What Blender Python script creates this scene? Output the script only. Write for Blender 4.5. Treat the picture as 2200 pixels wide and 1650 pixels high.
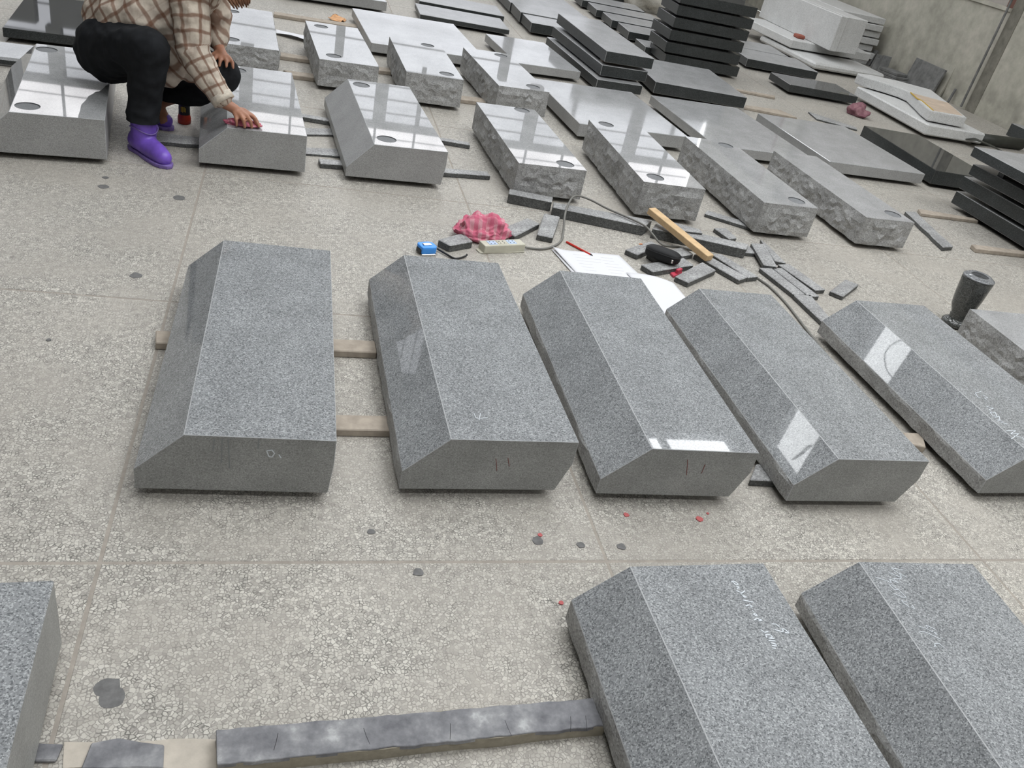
import bpy, bmesh, math, random
from mathutils import Vector, Matrix, noise
for o in list(bpy.data.objects): bpy.data.objects.remove(o)
S = bpy.context.scene
C = S.collection
PI = math.pi
random.seed(7)
# ------------------------------------------------------------------ camera
cam = bpy.data.cameras.new('camera'); co = bpy.data.objects.new('camera', cam); C.objects.link(co)
cam.sensor_fit = 'HORIZONTAL'; cam.sensor_width = 36.0; cam.lens = 1815.637/2200*36; cam.clip_start = .05; cam.clip_end = 200
ix = (.960745, -.195892, .196455); iy = (.054236, -.561841, -.825465); fw = (.272079, .803717, -.529162)
co.matrix_world = Matrix(((ix[0], -iy[0], -fw[0], 0), (ix[1], -iy[1], -fw[1], 0), (ix[2], -iy[2], -fw[2], 1.45), (0, 0, 0, 1)))
S.camera = co
# ------------------------------------------------------------------ sky, exposure
w = bpy.data.worlds.new('overcast_sky'); S.world = w; w.use_nodes = True
bg = w.node_tree.nodes['Background']; bg.inputs[0].default_value = (.955, .98, 1.0, 1); bg.inputs[1].default_value = 9.0
S.view_settings.view_transform = 'Standard'; S.view_settings.look = 'None'; S.view_settings.gamma = 1
S.view_settings.use_curve_mapping = False; S.view_settings.exposure = 0.0
CEIL = 5.0; XL, XR, YB, YF = -8.0, 7.15, -6.0, 14.0
# roof openings, first three from mirrored patches, the rest added unseen for light: x0, x1, y0, y1
SKY = [(-2.46, -1.2, 6.63, 7.27), (-.9, .55, 6.6, 7.2), (4.75, 5.97, 7.3, 8.28),
       (-1.2, .8, 1.5, 3.0), (1.5, 4.2, 1.5, 3.0), (4.8, 6.9, 1.5, 3.0),  # from here on: unseen openings added to raise the light level
       (-1.2, .8, -1.2, -.4), (1.2, 4.2, -1.2, -.4), (4.8, 6.9, -1.2, -.4),
       (-2.4, .6, -4.6, -3.8), (1.2, 4.2, -4.6, -3.8),
       (.9, 3.1, 3.9, 5.5), (.9, 1.95, 8.2, 13), (3.8, 4.5, 8.2, 12), (-4.15, -2.8, 8.2, 13.7)]
def portal(name, loc, rot, sx, sy):
    l = bpy.data.lights.new(name, 'AREA'); l.shape = 'RECTANGLE'; l.size = sx; l.size_y = sy; l.cycles.is_portal = True
    o = bpy.data.objects.new(name, l); C.objects.link(o); o.location = loc; o.rotation_euler = rot
for i, (a, b, c, d) in enumerate(SKY): portal('roof_opening_portal', ((a+b)/2, (c+d)/2, CEIL+.02), (0, 0, 0), b-a, d-c)
portal('window_portal', ((XL+XR)/2, YF+.05, 2.6), (-PI/2, 0, 0), XR-XL, 3.4)

# measured sizes and places of the stones: x, y, yaw, width, length, height, bottom (+ bevel height, bevel width)
D = {
 's1': [-0.298, 1.629, -0.009, 0.452, 1.045, 0.165, 0.025, 0.06, 0.11],
 's2': [0.326, 1.646, 0.02, 0.452, 1.044, 0.165, 0.025, 0.06, 0.11],
 's3': [0.865, 1.644, -0.007, 0.442, 1.051, 0.162, 0.025, 0.052, 0.119],
 's4': [1.452, 1.628, 0.014, 0.422, 1.028, 0.16, 0.025, 0.061, 0.107],
 's5': [2.183, 1.682, 0.031, 0.458, 1.003, 0.159, 0.025, 0.055, 0.117],
 'a6': [0.686, 0.317, 0.024, 0.452, 0.9, 0.16, 0.025, 0.059, 0.114],
 'a7': [1.25, 0.34, -0.026, 0.444, 0.9, 0.154, 0.025, 0.044, 0.112],
 'a8': [-0.768, 0.264, 0.044, 0.45, 0.9, 0.171, 0.025],
 'p2': [0.271, 3.831, 0.075, 0.465, 1.06, 0.163, 0.025, 0.044, 0.117],
 'p1': [-0.363, 3.782, 0.078, 0.452, 1.016, 0.168, 0.025, 0.063, 0.117],
 'p0': [-1.169, 3.628, 0.134, 0.459, 1.037, 0.167, 0.025, 0.044, 0.119],
 'r1': [1.085, 3.877, 0.049, 0.357, 0.981, 0.152, 0.025],
 'r2': [1.704, 3.781, 0.008, 0.341, 0.98, 0.172, 0.025],
 'r3': [2.358, 3.732, 0.039, 0.33, 1.023, 0.161, 0.025],
 'r4': [2.982, 3.734, 0.04, 0.316, 1.027, 0.151, 0.025],
 'b1': [0.16, 5.283, 0.082, 0.353, 0.982, 0.153, 0.025],
 'b2': [0.668, 5.235, 0.036, 0.354, 0.889, 0.168, 0.025],
 'b3': [1.251, 5.281, 0.091, 0.341, 0.932, 0.16, 0.025],
 'b0': [-0.431, 5.414, 0.068, 0.36, 1.055, 0.126, 0.025],
 'f1': [0.537, 6.342, 0.074, 0.849, 1.123, 0.064, 0.025],
 'f2': [1.639, 6.463, 0.097, 0.527, 0.905, 0.062, 0.025],
 'f3': [1.728, 4.994, 0.069, 0.764, 0.989, 0.08, 0.025],
 'f4': [2.675, 5.021, 0.055, 0.75, 1.104, 0.061, 0.025],
 'f5': [3.526, 4.995, 0.039, 0.797, 1.051, 0.072, 0.025],
 'd0': [-1.518, 5.324, 0.095, 0.6, 0.9, 0.05, 0.025],
 'd1a': [1.053, 7.839, -0.016, 0.805, 0.49, 0.04, 0.025],
 'd1b': [1.107, 8.41, -0.031, 0.81, 0.5, 0.052, 0.025],
 't0': [-0.12, 7.802, 0.139, 0.9, 0.5, 0.074, 0.025],
 'd3a': [2.119, 8.121, 0.004, 0.6, 0.477, 0.085, 0.025],
 'd3b': [2.102, 8.537, -0.02, 0.6, 0.494, 0.093, 0.025],
 'd4c': [3.263, 9.203, -0.068, 0.6, 0.512, 0.074, 0.025],
 'd4d': [3.277, 8.694, -0.05, 0.6, 0.493, 0.077, 0.025],
 'd4e': [3.294, 8.175, -0.069, 0.6, 0.557, 0.07, 0.025],
 'd4b': [3.242, 9.723, -0.03, 0.6, 0.484, 0.074, 0.025],
 's1c': [2.241, 6.317, 0.062, 0.382, 1.336, 0.07, 0.025],
 'd5': [2.779, 6.481, -0.045, 0.798, 0.9, 0.088, 0.025],
 'd7': [4.497, 7.406, -0.044, 0.725, 0.461, 0.067, 0.025],
 'd8': [4.423, 5.061, -0.038, 0.52, 1.023, 0.099, 0.025],
 's2_1': [3.327, 7.774, -0.13, 0.75, 0.6, 0.074, 0.025],
 's2_2': [3.308, 7.714, -0.03, 0.757, 0.473, 0.078, 0.129],
 's2_3': [3.329, 7.731, 0.012, 0.765, 0.428, 0.082, 0.234],
 's2_4': [3.345, 7.77, -0.043, 0.752, 0.519, 0.073, 0.338],
 's2_5': [3.417, 7.955, -0.258, 0.736, 0.6, 0.064, 0.443],
 's2_6': [3.333, 7.764, -0.051, 0.75, 0.6, 0.074, 0.549],
 's1b': [2.277, 6.392, 0.064, 0.389, 1.271, 0.078, 0.11],
 's1a': [2.286, 6.395, 0.039, 0.399, 1.323, 0.081, 0.211],
 's3_1': [4.341, 3.677, 0.027, 0.6, 1.0, 0.084, 0.03],
 's3_2': [4.342, 3.661, 0.061, 0.6, 1.0, 0.081, 0.14],
 's3_3': [4.321, 3.605, 0.099, 0.6, 1.0, 0.071, 0.25],
 's3_4': [4.209, 3.603, -0.006, 0.6, 1.0, 0.062, 0.368],
 'd6': [4.475, 8.322, -0.082, 0.8, 0.6, 0.078, 0.025],
 'r5': [2.924, 1.772, 0.003, 0.34, 1.0, 0.13, 0.025],
 'w3low': [5.409, 6.522, -0.008, 0.354, 1.224, 0.094, 0.03],
 'w2a': [5.577, 8.852, 0.042, 0.553, 1.3, 0.068, 0.03],
 'w2b': [5.552, 9.429, 0.065, 1.122, 1.3, 0.089, 0.12]}
K = {
 'k1': [0.0, 0.05, [[1.043, 3.793], [1.251, 3.746], [1.274, 3.814], [1.061, 3.858]]],
 'k2': [0.0, 0.05, [[1.241, 3.681], [1.679, 3.569], [1.753, 3.664], [1.26, 3.748]]],
 'k3': [0.0, 0.05, [[1.714, 3.553], [2.162, 3.422], [2.209, 3.492], [1.757, 3.624]]],
 'k4': [0.05, 0.012, [[1.797, 3.547], [1.973, 3.539], [1.977, 3.582], [1.835, 3.647]]],
 'k5': [0.0, 0.02, [[2.163, 3.927], [2.377, 3.8], [2.426, 3.859], [2.199, 3.982]]],
 'k6': [0.0, 0.022, [[2.129, 3.728], [2.162, 3.603], [2.217, 3.628], [2.208, 3.748]]],
 'k7': [0.0, 0.02, [[2.175, 3.455], [2.248, 3.461], [2.248, 3.55], [2.164, 3.521]]],
 'k8': [0.012, 0.022, [[2.203, 3.298], [2.273, 3.291], [2.338, 3.559], [2.256, 3.552]]],
 'k9': [0.0, 0.02, [[2.316, 3.393], [2.373, 3.38], [2.375, 3.579], [2.364, 3.652]]],
 'k10': [0.0, 0.022, [[2.228, 3.03], [2.295, 3.044], [2.25, 3.298], [2.179, 3.288]]],
 'k11': [0.0, 0.022, [[2.306, 3.026], [2.367, 3.038], [2.312, 3.313], [2.257, 3.3]]],
 'k12': [0.0, 0.022, [[2.38, 3.098], [2.443, 3.115], [2.383, 3.37], [2.311, 3.35]]],
 'k13': [0.0, 0.022, [[2.505, 3.059], [2.683, 3.21], [2.634, 3.254], [2.46, 3.104]]],
 'k14': [0.0, 0.022, [[2.241, 2.725], [2.295, 2.761], [2.323, 3.044], [2.226, 3.027]]],
 'k15': [0.0, 0.024, [[2.055, 3.157], [2.121, 3.182], [2.023, 3.396], [1.968, 3.384]]],
 'k16': [0.0, 0.024, [[1.993, 3.121], [2.055, 3.161], [1.933, 3.376], [1.864, 3.359]]],
 'k17': [0.0, 0.026, [[1.73, 3.052], [1.932, 3.211], [1.895, 3.288], [1.684, 3.102]]],
 'k18': [0.0, 0.026, [[1.565, 3.115], [1.811, 3.231], [1.786, 3.303], [1.533, 3.18]]],
 'k19': [0.0, 0.026, [[1.55, 3.279], [1.71, 3.414], [1.678, 3.457], [1.505, 3.326]]],
 'k20': [0.0, 0.02, [[1.635, 3.249], [1.721, 3.289], [1.69, 3.367], [1.608, 3.313]]],
 'k21': [0.0, 0.024, [[1.769, 3.312], [1.862, 3.359], [1.841, 3.434], [1.746, 3.38]]],
 'k22': [0.0, 0.032, [[0.67, 3.162], [0.777, 3.227], [0.746, 3.305], [0.626, 3.21]]],
 'k23': [0.0, 0.026, [[0.986, 3.341], [1.142, 3.518], [1.093, 3.57], [0.939, 3.413]]],
 'k24': [0.0, 0.028, [[1.097, 3.383], [1.167, 3.365], [1.268, 3.626], [1.192, 3.643]]],
 'k25': [0.0, 0.025, [[1.38, 1.721], [1.534, 1.716], [1.567, 1.8], [1.438, 1.798]]],
 'k30': [0.0, 0.025, [[0.06, 4.638], [0.976, 4.537], [0.978, 4.585], [0.06, 4.691]]],
 'k31': [0.0, 0.025, [[0.16, 3.959], [1.01, 4.082], [1.004, 4.141], [0.151, 4.022]]],
 'k32': [0.0, 0.012, [[0.062, 4.451], [0.271, 4.523], [0.274, 4.626], [0.062, 4.559]]],
 'k33': [0.0, 0.012, [[0.083, 4.104], [0.278, 4.136], [0.261, 4.241], [0.088, 4.189]]],
 'k34': [0.0, 0.02, [[-0.743, 3.914], [-0.36, 4.005], [-0.373, 4.145], [-0.764, 4.035]]],
 'k35': [0.0, 0.015, [[4.337, 6.56], [4.644, 6.394], [4.683, 6.47], [4.378, 6.78]]],
 'k40': [0.0, 0.025, [[3.638, 3.834], [3.731, 3.866], [3.844, 4.401], [3.755, 4.388]]],
 'wood1': [0.0, 0.025, [[-0.339, 2.278], [0.314, 2.303], [0.313, 2.375], [-0.348, 2.349]]],
 'wood2': [0.0, 0.025, [[0.009, 1.884], [0.36, 1.895], [0.361, 1.966], [0.012, 1.952]]],
 'wood3': [0.0, 0.025, [[2.075, 1.94], [2.153, 1.918], [2.196, 2.001], [2.116, 2.0]]],
 'strip': [0.0, 0.03, [[-0.057, 0.905], [0.676, 0.935], [0.674, 1.0], [-0.064, 0.973]]],
 'patch1': [0.0, 0.01, [[-0.277, 0.929], [-0.146, 0.92], [-0.15, 0.965], [-0.227, 0.984], [-0.27, 0.977]]],
 'patch2': [0.0, 0.003, [[-0.307, 0.936], [-0.055, 0.917], [-0.066, 0.974], [-0.315, 0.986]]],
 'patch3': [0.0, 0.008, [[-0.354, 0.95], [-0.32, 0.948], [-0.315, 0.979], [-0.359, 0.984]]],
 'yel': [0.03, 0.03, [[1.883, 3.262], [1.936, 3.322], [1.788, 3.778], [1.747, 3.729]]],
 'power': [0.0, 0.035, [[0.817, 3.189], [1.002, 3.248], [0.991, 3.3], [0.804, 3.239]]],
 'bat1': [0.0, 0.025, [[-0.144, 7.058], [0.484, 7.074], [0.489, 7.183], [-0.143, 7.15]]],
 'bat2': [0.0, 0.025, [[-0.102, 5.838], [0.179, 5.853], [0.18, 5.93], [-0.105, 5.936]]],
 'bat3': [0.0, 0.025, [[0.013, 5.428], [0.358, 5.45], [0.362, 5.549], [-0.043, 5.512]]],
 'bat4': [0.0, 0.025, [[0.485, 5.845], [0.713, 5.883], [0.722, 5.986], [0.49, 5.935]]],
 'bat5': [0.0, 0.025, [[1.021, 5.441], [1.248, 5.461], [1.266, 5.565], [1.034, 5.533]]],
 'bat6': [0.0, 0.02, [[3.835, 7.142], [4.206, 7.101], [4.243, 7.172], [3.826, 7.197]]],
 'bat7': [0.0, 0.02, [[3.622, 6.526], [4.092, 6.456], [4.022, 6.634], [3.679, 6.613]]],
 'bat8': [0.0, 0.02, [[3.888, 4.399], [4.336, 4.4], [4.367, 4.44], [3.924, 4.485]]],
 'bat9': [0.0, 0.025, [[3.902, 3.873], [4.336, 3.883], [4.383, 3.937], [3.918, 3.941]]]}
MARKS = {"a6":[[[0.34,0.846],[0.349,0.846],[0.354,0.836],[0.347,0.836],[0.343,0.843]],[[0.345,0.832],[0.353,0.828],[0.344,0.825]],[[0.34,0.819],[0.351,0.812],[0.361,0.818]],[[0.347,0.811],[0.35,0.799],[0.355,0.798],[0.348,0.808]],[[0.343,0.792],[0.365,0.785]],[[0.341,0.775],[0.352,0.778],[0.357,0.773],[0.351,0.771]],[[0.351,0.762],[0.353,0.759]],[[0.347,0.751],[0.354,0.754],[0.357,0.746],[0.348,0.751]],[[0.342,0.736],[0.351,0.74],[0.364,0.734],[0.352,0.734]],[[0.379,0.724],[0.389,0.723],[0.393,0.716]],[[0.345,0.711],[0.35,0.703],[0.361,0.705]],[[0.378,0.709],[0.391,0.703],[0.409,0.697],[0.402,0.709],[0.396,0.71],[0.397,0.7]],[[0.349,0.697],[0.361,0.696],[0.363,0.69],[0.349,0.688],[0.349,0.695]],[[0.349,0.688],[0.365,0.686]],[[0.349,0.682],[0.364,0.68]],[[0.351,0.676],[0.362,0.671]],[[0.35,0.669],[0.361,0.667]],[[0.348,0.663],[0.356,0.661]]],"a7":[[[0.126,0.849],[0.15,0.838],[0.16,0.831],[0.163,0.843],[0.18,0.831],[0.174,0.846],[0.192,0.844],[0.199,0.848],[0.175,0.864]],[[0.19,0.878],[0.202,0.86],[0.199,0.848]],[[0.191,0.88],[0.22,0.873]],[[0.203,0.862],[0.215,0.85]],[[0.15,0.827],[0.154,0.811],[0.165,0.81],[0.157,0.826]],[[0.166,0.812],[0.173,0.787],[0.162,0.787],[0.145,0.799]],[[0.155,0.779],[0.154,0.77],[0.162,0.758]],[[0.156,0.775],[0.167,0.772]],[[0.167,0.757],[0.174,0.752],[0.173,0.763]],[[0.15,0.702],[0.166,0.696],[0.175,0.687],[0.185,0.682]],[[0.172,0.705],[0.19,0.692]],[[0.171,0.704],[0.172,0.696]],[[0.143,0.687],[0.159,0.685],[0.168,0.678],[0.185,0.665]],[[0.176,0.689],[0.184,0.677]],[[0.154,0.644],[0.161,0.654],[0.172,0.654],[0.178,0.642]],[[0.159,0.651],[0.158,0.644]]],"s5":[[[0.212,0.353],[0.178,0.342],[0.168,0.317],[0.178,0.313]],[[0.203,0.333],[0.211,0.315],[0.193,0.314],[0.195,0.3]],[[0.158,0.261],[0.182,0.253],[0.152,0.242],[0.157,0.224],[0.144,0.228]],[[0.143,0.224],[0.168,0.229],[0.155,0.206],[0.138,0.206],[0.143,0.224]],[[0.14,0.197],[0.166,0.207],[0.149,0.184],[0.135,0.183],[0.155,0.175]],[[0.141,0.17],[0.16,0.163]],[[0.122,0.123],[0.167,0.128],[0.123,0.106],[0.165,0.111],[0.104,0.08]],[[0.133,0.098],[0.159,0.09],[0.155,0.078]]],"s2":[[[0.189,0.112],[0.19,0.093],[0.196,0.09],[0.223,0.095]],[[0.207,0.113],[0.197,0.084]]],"s1f":[[[0.293,0.127],[0.299,0.11],[0.306,0.109],[0.311,0.12],[0.305,0.13],[0.293,0.127]],[[0.321,0.117],[0.327,0.107]]],"s1d":[[[0.176,0.155],[0.173,0.121]],[[0.193,0.157],[0.192,0.086]],[[0.206,0.157],[0.211,0.07]],[[0.274,0.162],[0.273,0.132]]],"s2f":[[[0.237,0.105],[0.243,0.086],[0.247,0.066]],[[0.269,0.109],[0.278,0.081]]],"s3f":[[[0.233,0.13],[0.248,0.076]],[[0.291,0.115],[0.291,0.084]]]}
SPOTS = [[-0.264, 1.096, 0.024], [-0.254, 1.073, 0.024], [-0.404, 3.43, 0.025], [-0.69, 3.461, 0.02], [-0.698, 3.554, 0.012], [-0.461, 2.734, 0.019], [0.249, 1.515, 0.01], [0.667, 1.487, 0.015], [0.779, 1.472, 0.011], [0.89, 1.466, 0.012], [0.35, 1.381, 0.013], [-0.628, 2.295, 0.007], [0.678, 1.507, -0.006], [0.943, 1.586, -0.008], [1.159, 1.573, -0.01], [0.677, 1.281, -0.006], [1.194, 1.596, -0.004]]
IB = {'s2': .03, 's3': .035, 's4': .04, 's5': .035, 'a6': .03, 'a7': .03, 's1': .008, 'p2': .012}
# ------------------------------------------------------------------ material helpers
def lin(c): return tuple(((v/255)/12.92 if v/255 <= .04045 else ((v/255+.055)/1.055)**2.4) for v in c)
class NT:
    def __init__(s, name):
        s.m = bpy.data.materials.new(name); s.m.use_nodes = True; s.t = s.m.node_tree; s.n = s.t.nodes
        s.b = s.n['Principled BSDF']
    def new(s, ty, **k):
        n = s.n.new(ty)
        for a, v in k.items(): setattr(n, a, v)
        return n
    def link(s, a, b): s.t.links.new(a, b)
    def noise(s, vec, scale, detail=2, rough=.5, dist=0):
        n = s.new('ShaderNodeTexNoise'); n.inputs['Scale'].default_value = scale; n.inputs['Detail'].default_value = detail
        n.inputs['Roughness'].default_value = rough; n.inputs['Distortion'].default_value = dist
        if vec is not None: s.link(vec, n.inputs['Vector'])
        return n.outputs['Fac']
    def ramp(s, fac, stops, interp='LINEAR'):
        n = s.new('ShaderNodeValToRGB'); n.color_ramp.interpolation = interp; e = n.color_ramp.elements
        while len(e) < len(stops): e.new(.5)
        for i, (p, c) in enumerate(stops):
            e[i].position = p; e[i].color = (*c, 1) if not isinstance(c, (int, float)) else (c, c, c, 1)
        s.link(fac, n.inputs[0]); return n.outputs[0]
    def mix(s, fac, a, b, mode='MIX'):
        n = s.new('ShaderNodeMix', data_type='RGBA', blend_type=mode)
        for inp, v in ((n.inputs[0], fac), (n.inputs[6], a), (n.inputs[7], b)):
            if hasattr(v, 'is_linked') or hasattr(v, 'links'): s.link(v, inp)
            else: inp.default_value = v if isinstance(v, (int, float)) else (*v, 1) if len(v) == 3 else v
        return n.outputs[2]
    def bump(s, h, strength=.3, dist=.002):
        n = s.new('ShaderNodeBump'); n.inputs['Strength'].default_value = strength; n.inputs['Distance'].default_value = dist
        s.link(h, n.inputs['Height']); s.link(n.outputs[0], s.b.inputs['Normal'])
    def math(s, op, a, b=0.0, c=None):
        n = s.new('ShaderNodeMath', operation=op)
        for i, v in enumerate((a, b) if c is None else (a, b, c)):
            if hasattr(v, 'links'): s.link(v, n.inputs[i])
            else: n.inputs[i].default_value = v
        return n.outputs[0]
    def obj(s): return s.new('ShaderNodeTexCoord').outputs['Object']
    def pos(s): return s.new('ShaderNodeNewGeometry').outputs['Position']
    def out(s, col, rough=.5, spec=.5):
        if hasattr(col, 'links'): s.link(col, s.b.inputs['Base Color'])
        else: s.b.inputs['Base Color'].default_value = (*col, 1)
        if hasattr(rough, 'links'): s.link(rough, s.b.inputs['Roughness'])
        else: s.b.inputs['Roughness'].default_value = rough
        s.b.inputs['Specular IOR Level'].default_value = spec
        return s.m
def granite(name, dark, mid, light, rough, scale=330, bump=0, cloud=.12, spec=.5):
    t = NT(name); v = t.obj()
    vo = t.new('ShaderNodeTexVoronoi', feature='F1'); vo.inputs['Scale'].default_value = scale*1.15; t.link(v, vo.inputs['Vector'])
    sp = t.new('ShaderNodeSeparateColor'); t.link(vo.outputs['Color'], sp.inputs[0]); n2 = t.noise(v, scale*.6, 2, .6)
    f = t.math('ADD', t.math('MULTIPLY', sp.outputs[0], .55), t.math('MULTIPLY', n2, .45))
    col = t.ramp(f, [(.26, dark), (.4, mid), (.6, mid), (.74, light)])
    big = t.ramp(t.noise(v, 7, 4, .6), [(.3, 1-cloud), (.7, 1+cloud)])
    col = t.mix(1.0, col, big, 'MULTIPLY')
    if bump: t.bump(f, bump, .0015)
    return t.out(col, rough, spec)
def plain(name, col, rough=.5, spec=.5, var=0, scale=40, bump=0, metal=0):
    t = NT(name)
    if var:
        n = t.noise(t.obj(), scale, 4, .6)
        c = t.mix(1.0, col, t.ramp(n, [(.3, 1-var), (.7, 1+var)]), 'MULTIPLY')
        if bump: t.bump(n, bump, .003)
    else: c = col
    t.b.inputs['Metallic'].default_value = metal
    return t.out(c, rough, spec)
M = {}
M['polished'] = granite('polished_grey_granite', (.135, .14, .146), (.255, .263, .268), (.41, .42, .425), .022, 330)
M['polished_far'] = granite('satin_grey_granite', (.27, .273, .275), (.34, .342, .344), (.41, .412, .41), .07, 260)
M['sawn'] = granite('sawn_grey_granite', (.2, .202, .194), (.275, .277, .267), (.35, .352, .342), .42, 380, .15, .16)
M['sawn_pale'] = granite('pale_sawn_grey_granite', (.24, .24, .235), (.32, .318, .31), (.4, .4, .395), .4, 380, .12, .1)
M['matt_slope'] = granite('matt_sawn_slope', (.2, .2, .2), (.27, .27, .268), (.34, .34, .335), .55, 380, .08, .1)
M['honed'] = granite('honed_recess_granite', (.16, .163, .168), (.19, .195, .2), (.225, .23, .235), .7, 300, spec=.12)
M['rock'] = granite('rock_pitched_granite', (.2, .198, .194), (.31, .308, .3), (.42, .418, .41), .65, 220, .5, .2)
M['mirror'] = granite('polished_pale_granite', (.27, .273, .275), (.34, .342, .344), (.41, .412, .41), .022, 260)
M['black'] = granite('polished_black_granite', (.025, .026, .025), (.04, .041, .04), (.07, .07, .07), .03, 300)
M['black_side'] = granite('sawn_black_granite', (.017, .019, .019), (.03, .034, .034), (.06, .064, .064), .4, 260, .1, .2)
M['dust'] = granite('dusty_black_granite', (.24, .242, .243), (.3, .302, .303), (.36, .36, .36), .26, 260)
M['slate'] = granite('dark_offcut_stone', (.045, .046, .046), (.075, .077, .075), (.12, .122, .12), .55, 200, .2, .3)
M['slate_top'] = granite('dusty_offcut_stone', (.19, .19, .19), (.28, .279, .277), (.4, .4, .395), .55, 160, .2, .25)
M['white'] = granite('white_granite', (.42, .42, .41), (.58, .58, .57), (.68, .68, .67), .5, 240, 0, .06)
M['wood'] = plain('weathered_pale_wood', (.36, .31, .255), .8, .3, .18, 30, .3)
M['yellow_wood'] = plain('fresh_yellow_wood', (.58, .41, .235), .7, .3, .16, 25, .2)
M['concrete_strip'] = plain('beige_stone_edge', (.3, .27, .21), .8, .3, .15, 60, .3)
M['mortar'] = plain('pale_mortar', (.46, .415, .355), .85, .2, .12, 30, .4)
M['paper'] = plain('white_paper', (.68, .68, .7), .7, .3)
M['print'] = plain('faint_pencil_print', (.6, .6, .63), .8, .2)
M['chalk'] = plain('white_chalk', (.62, .65, .68), .9, .1)
M['chalk_faint'] = plain('faint_chalk_run', (.24, .25, .25), .8, .1)
M['arris'] = plain('painted_edge_highlight', (.4, .405, .41), .6, .2, .15, 80)  # lighter bevel colour paints in the faint highlight along stone edges
M['redmark'] = plain('red_crayon', (.23, .07, .06), .8, .1)
M['red'] = plain('red_plastic', (.5, .03, .02), .45)
M['blue'] = plain('blue_plastic', (.05, .29, .8), .35)
M['blackp'] = plain('black_plastic', (.012, .012, .013), .45)
M['case'] = plain('black_fabric_case', (.014, .014, .015), .6, .3, .3, 400, .3)
M['chrome'] = plain('bright_metal', (.7, .68, .66), .25, .5, metal=1)
M['ivory'] = plain('ivory_plastic', (.52, .5, .41), .45, .4, .08, 20)
M['socket'] = plain('pale_blue_socket', (.45, .55, .72), .5)
M['cable'] = plain('grey_cable_sheath', (.17, .165, .15), .55, .4, .1, 30)
M['pinkp'] = plain('pink_plastic', (.55, .06, .1), .4)
M['boot'] = plain('purple_rubber', (.165, .085, .46), .35, .45, .35, 14)
M['boot_sole'] = plain('dusty_purple_sole', (.19, .13, .36), .6, .3, .25, 40)
M['trousers'] = plain('black_trouser_cloth', (.011, .012, .014), .85, .2, .35, 20, .5)
M['skin'] = plain('tanned_skin', (.36, .17, .105), .5, .4, .1, 30)
M['eye'] = plain('eye', (.02, .015, .01), .2)
M['hair'] = plain('brown_hair', (.14, .065, .035), .6, .3, .4, 60, .5)
M['leaf'] = plain('dry_orange_leaf', (.6, .33, .16), .7, .2, .3, 20)
M['rubber'] = plain('dark_rubber_sheet', (.03, .032, .026), .5, .4, .3, 20)
M['sack'] = plain('white_woven_sack', (.5, .48, .43), .8, .2, .2, 60, .8)
M['board'] = plain('grey_weathered_board', (.17, .17, .165), .8, .2, .3, 14, .4)
M['yellow_b'] = plain('yellow_label', (.5, .36, .03), .5)
M['red_b'] = plain('red_label', (.35, .03, .015), .4)
M['orange_b'] = plain('orange_label', (.6, .16, .02), .4)
def checked(name, a, b, c, sx):
    t = NT(name); v = t.obj(); sep = t.new('ShaderNodeSeparateXYZ'); t.link(v, sep.inputs[0])
    wob = t.noise(v, 12, 3)
    def st(k): return t.math('GREATER_THAN', t.math('FRACT', t.math('ADD', t.math('MULTIPLY', sep.outputs[k], sx), t.math('MULTIPLY', wob, .8))), .55)
    col = t.mix(t.math('MULTIPLY', st(0), .6), a, b); col = t.mix(t.math('MULTIPLY', st(1), .55), col, c)
    n = t.noise(v, 220, 2); t.bump(n, .5, .002)
    return t.out(col, .9, .1)
M['rag'] = checked('pink_checked_towel', (.58, .17, .24), (.62, .38, .4), (.5, .1, .17), 28)
M['rag_dull'] = checked('dull_mauve_rag', (.24, .12, .14), (.32, .18, .19), (.18, .08, .1), 14)
def plaid():
    t = NT('cream_and_brown_plaid_cotton'); a = t.new('ShaderNodeAttribute'); a.attribute_name = 'plaid'
    sep = t.new('ShaderNodeSeparateXYZ'); t.link(a.outputs['Vector'], sep.inputs[0])
    wob = t.math('MULTIPLY', t.noise(t.obj(), 16, 2), .35)
    def stripe(k, wd):
        f = t.math('FRACT', t.math('ADD', t.math('MULTIPLY', sep.outputs[k], 1/.058), wob))
        d = t.math('ABSOLUTE', t.math('SUBTRACT', f, .5))
        return t.ramp(d, [(wd*.55, 1.0), (wd*1.15, 0.0)])
    base = t.ramp(t.noise(t.obj(), 25, 4), [(.3, (.43, .36, .3)), (.7, (.62, .55, .46))])
    br = (.16, .075, .045)
    col = t.mix(t.math('MULTIPLY', stripe(0, .14), .72), base, br)
    col = t.mix(t.math('MULTIPLY', stripe(1, .14), .72), col, br)
    t.bump(t.noise(t.obj(), 14, 3), .5, .02)
    return t.out(col, .9, .1)
M['plaid'] = plaid()
M['cuff'] = plain('cream_cuff_cotton', (.56, .5, .42), .9, .1, .2, 60)
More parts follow.
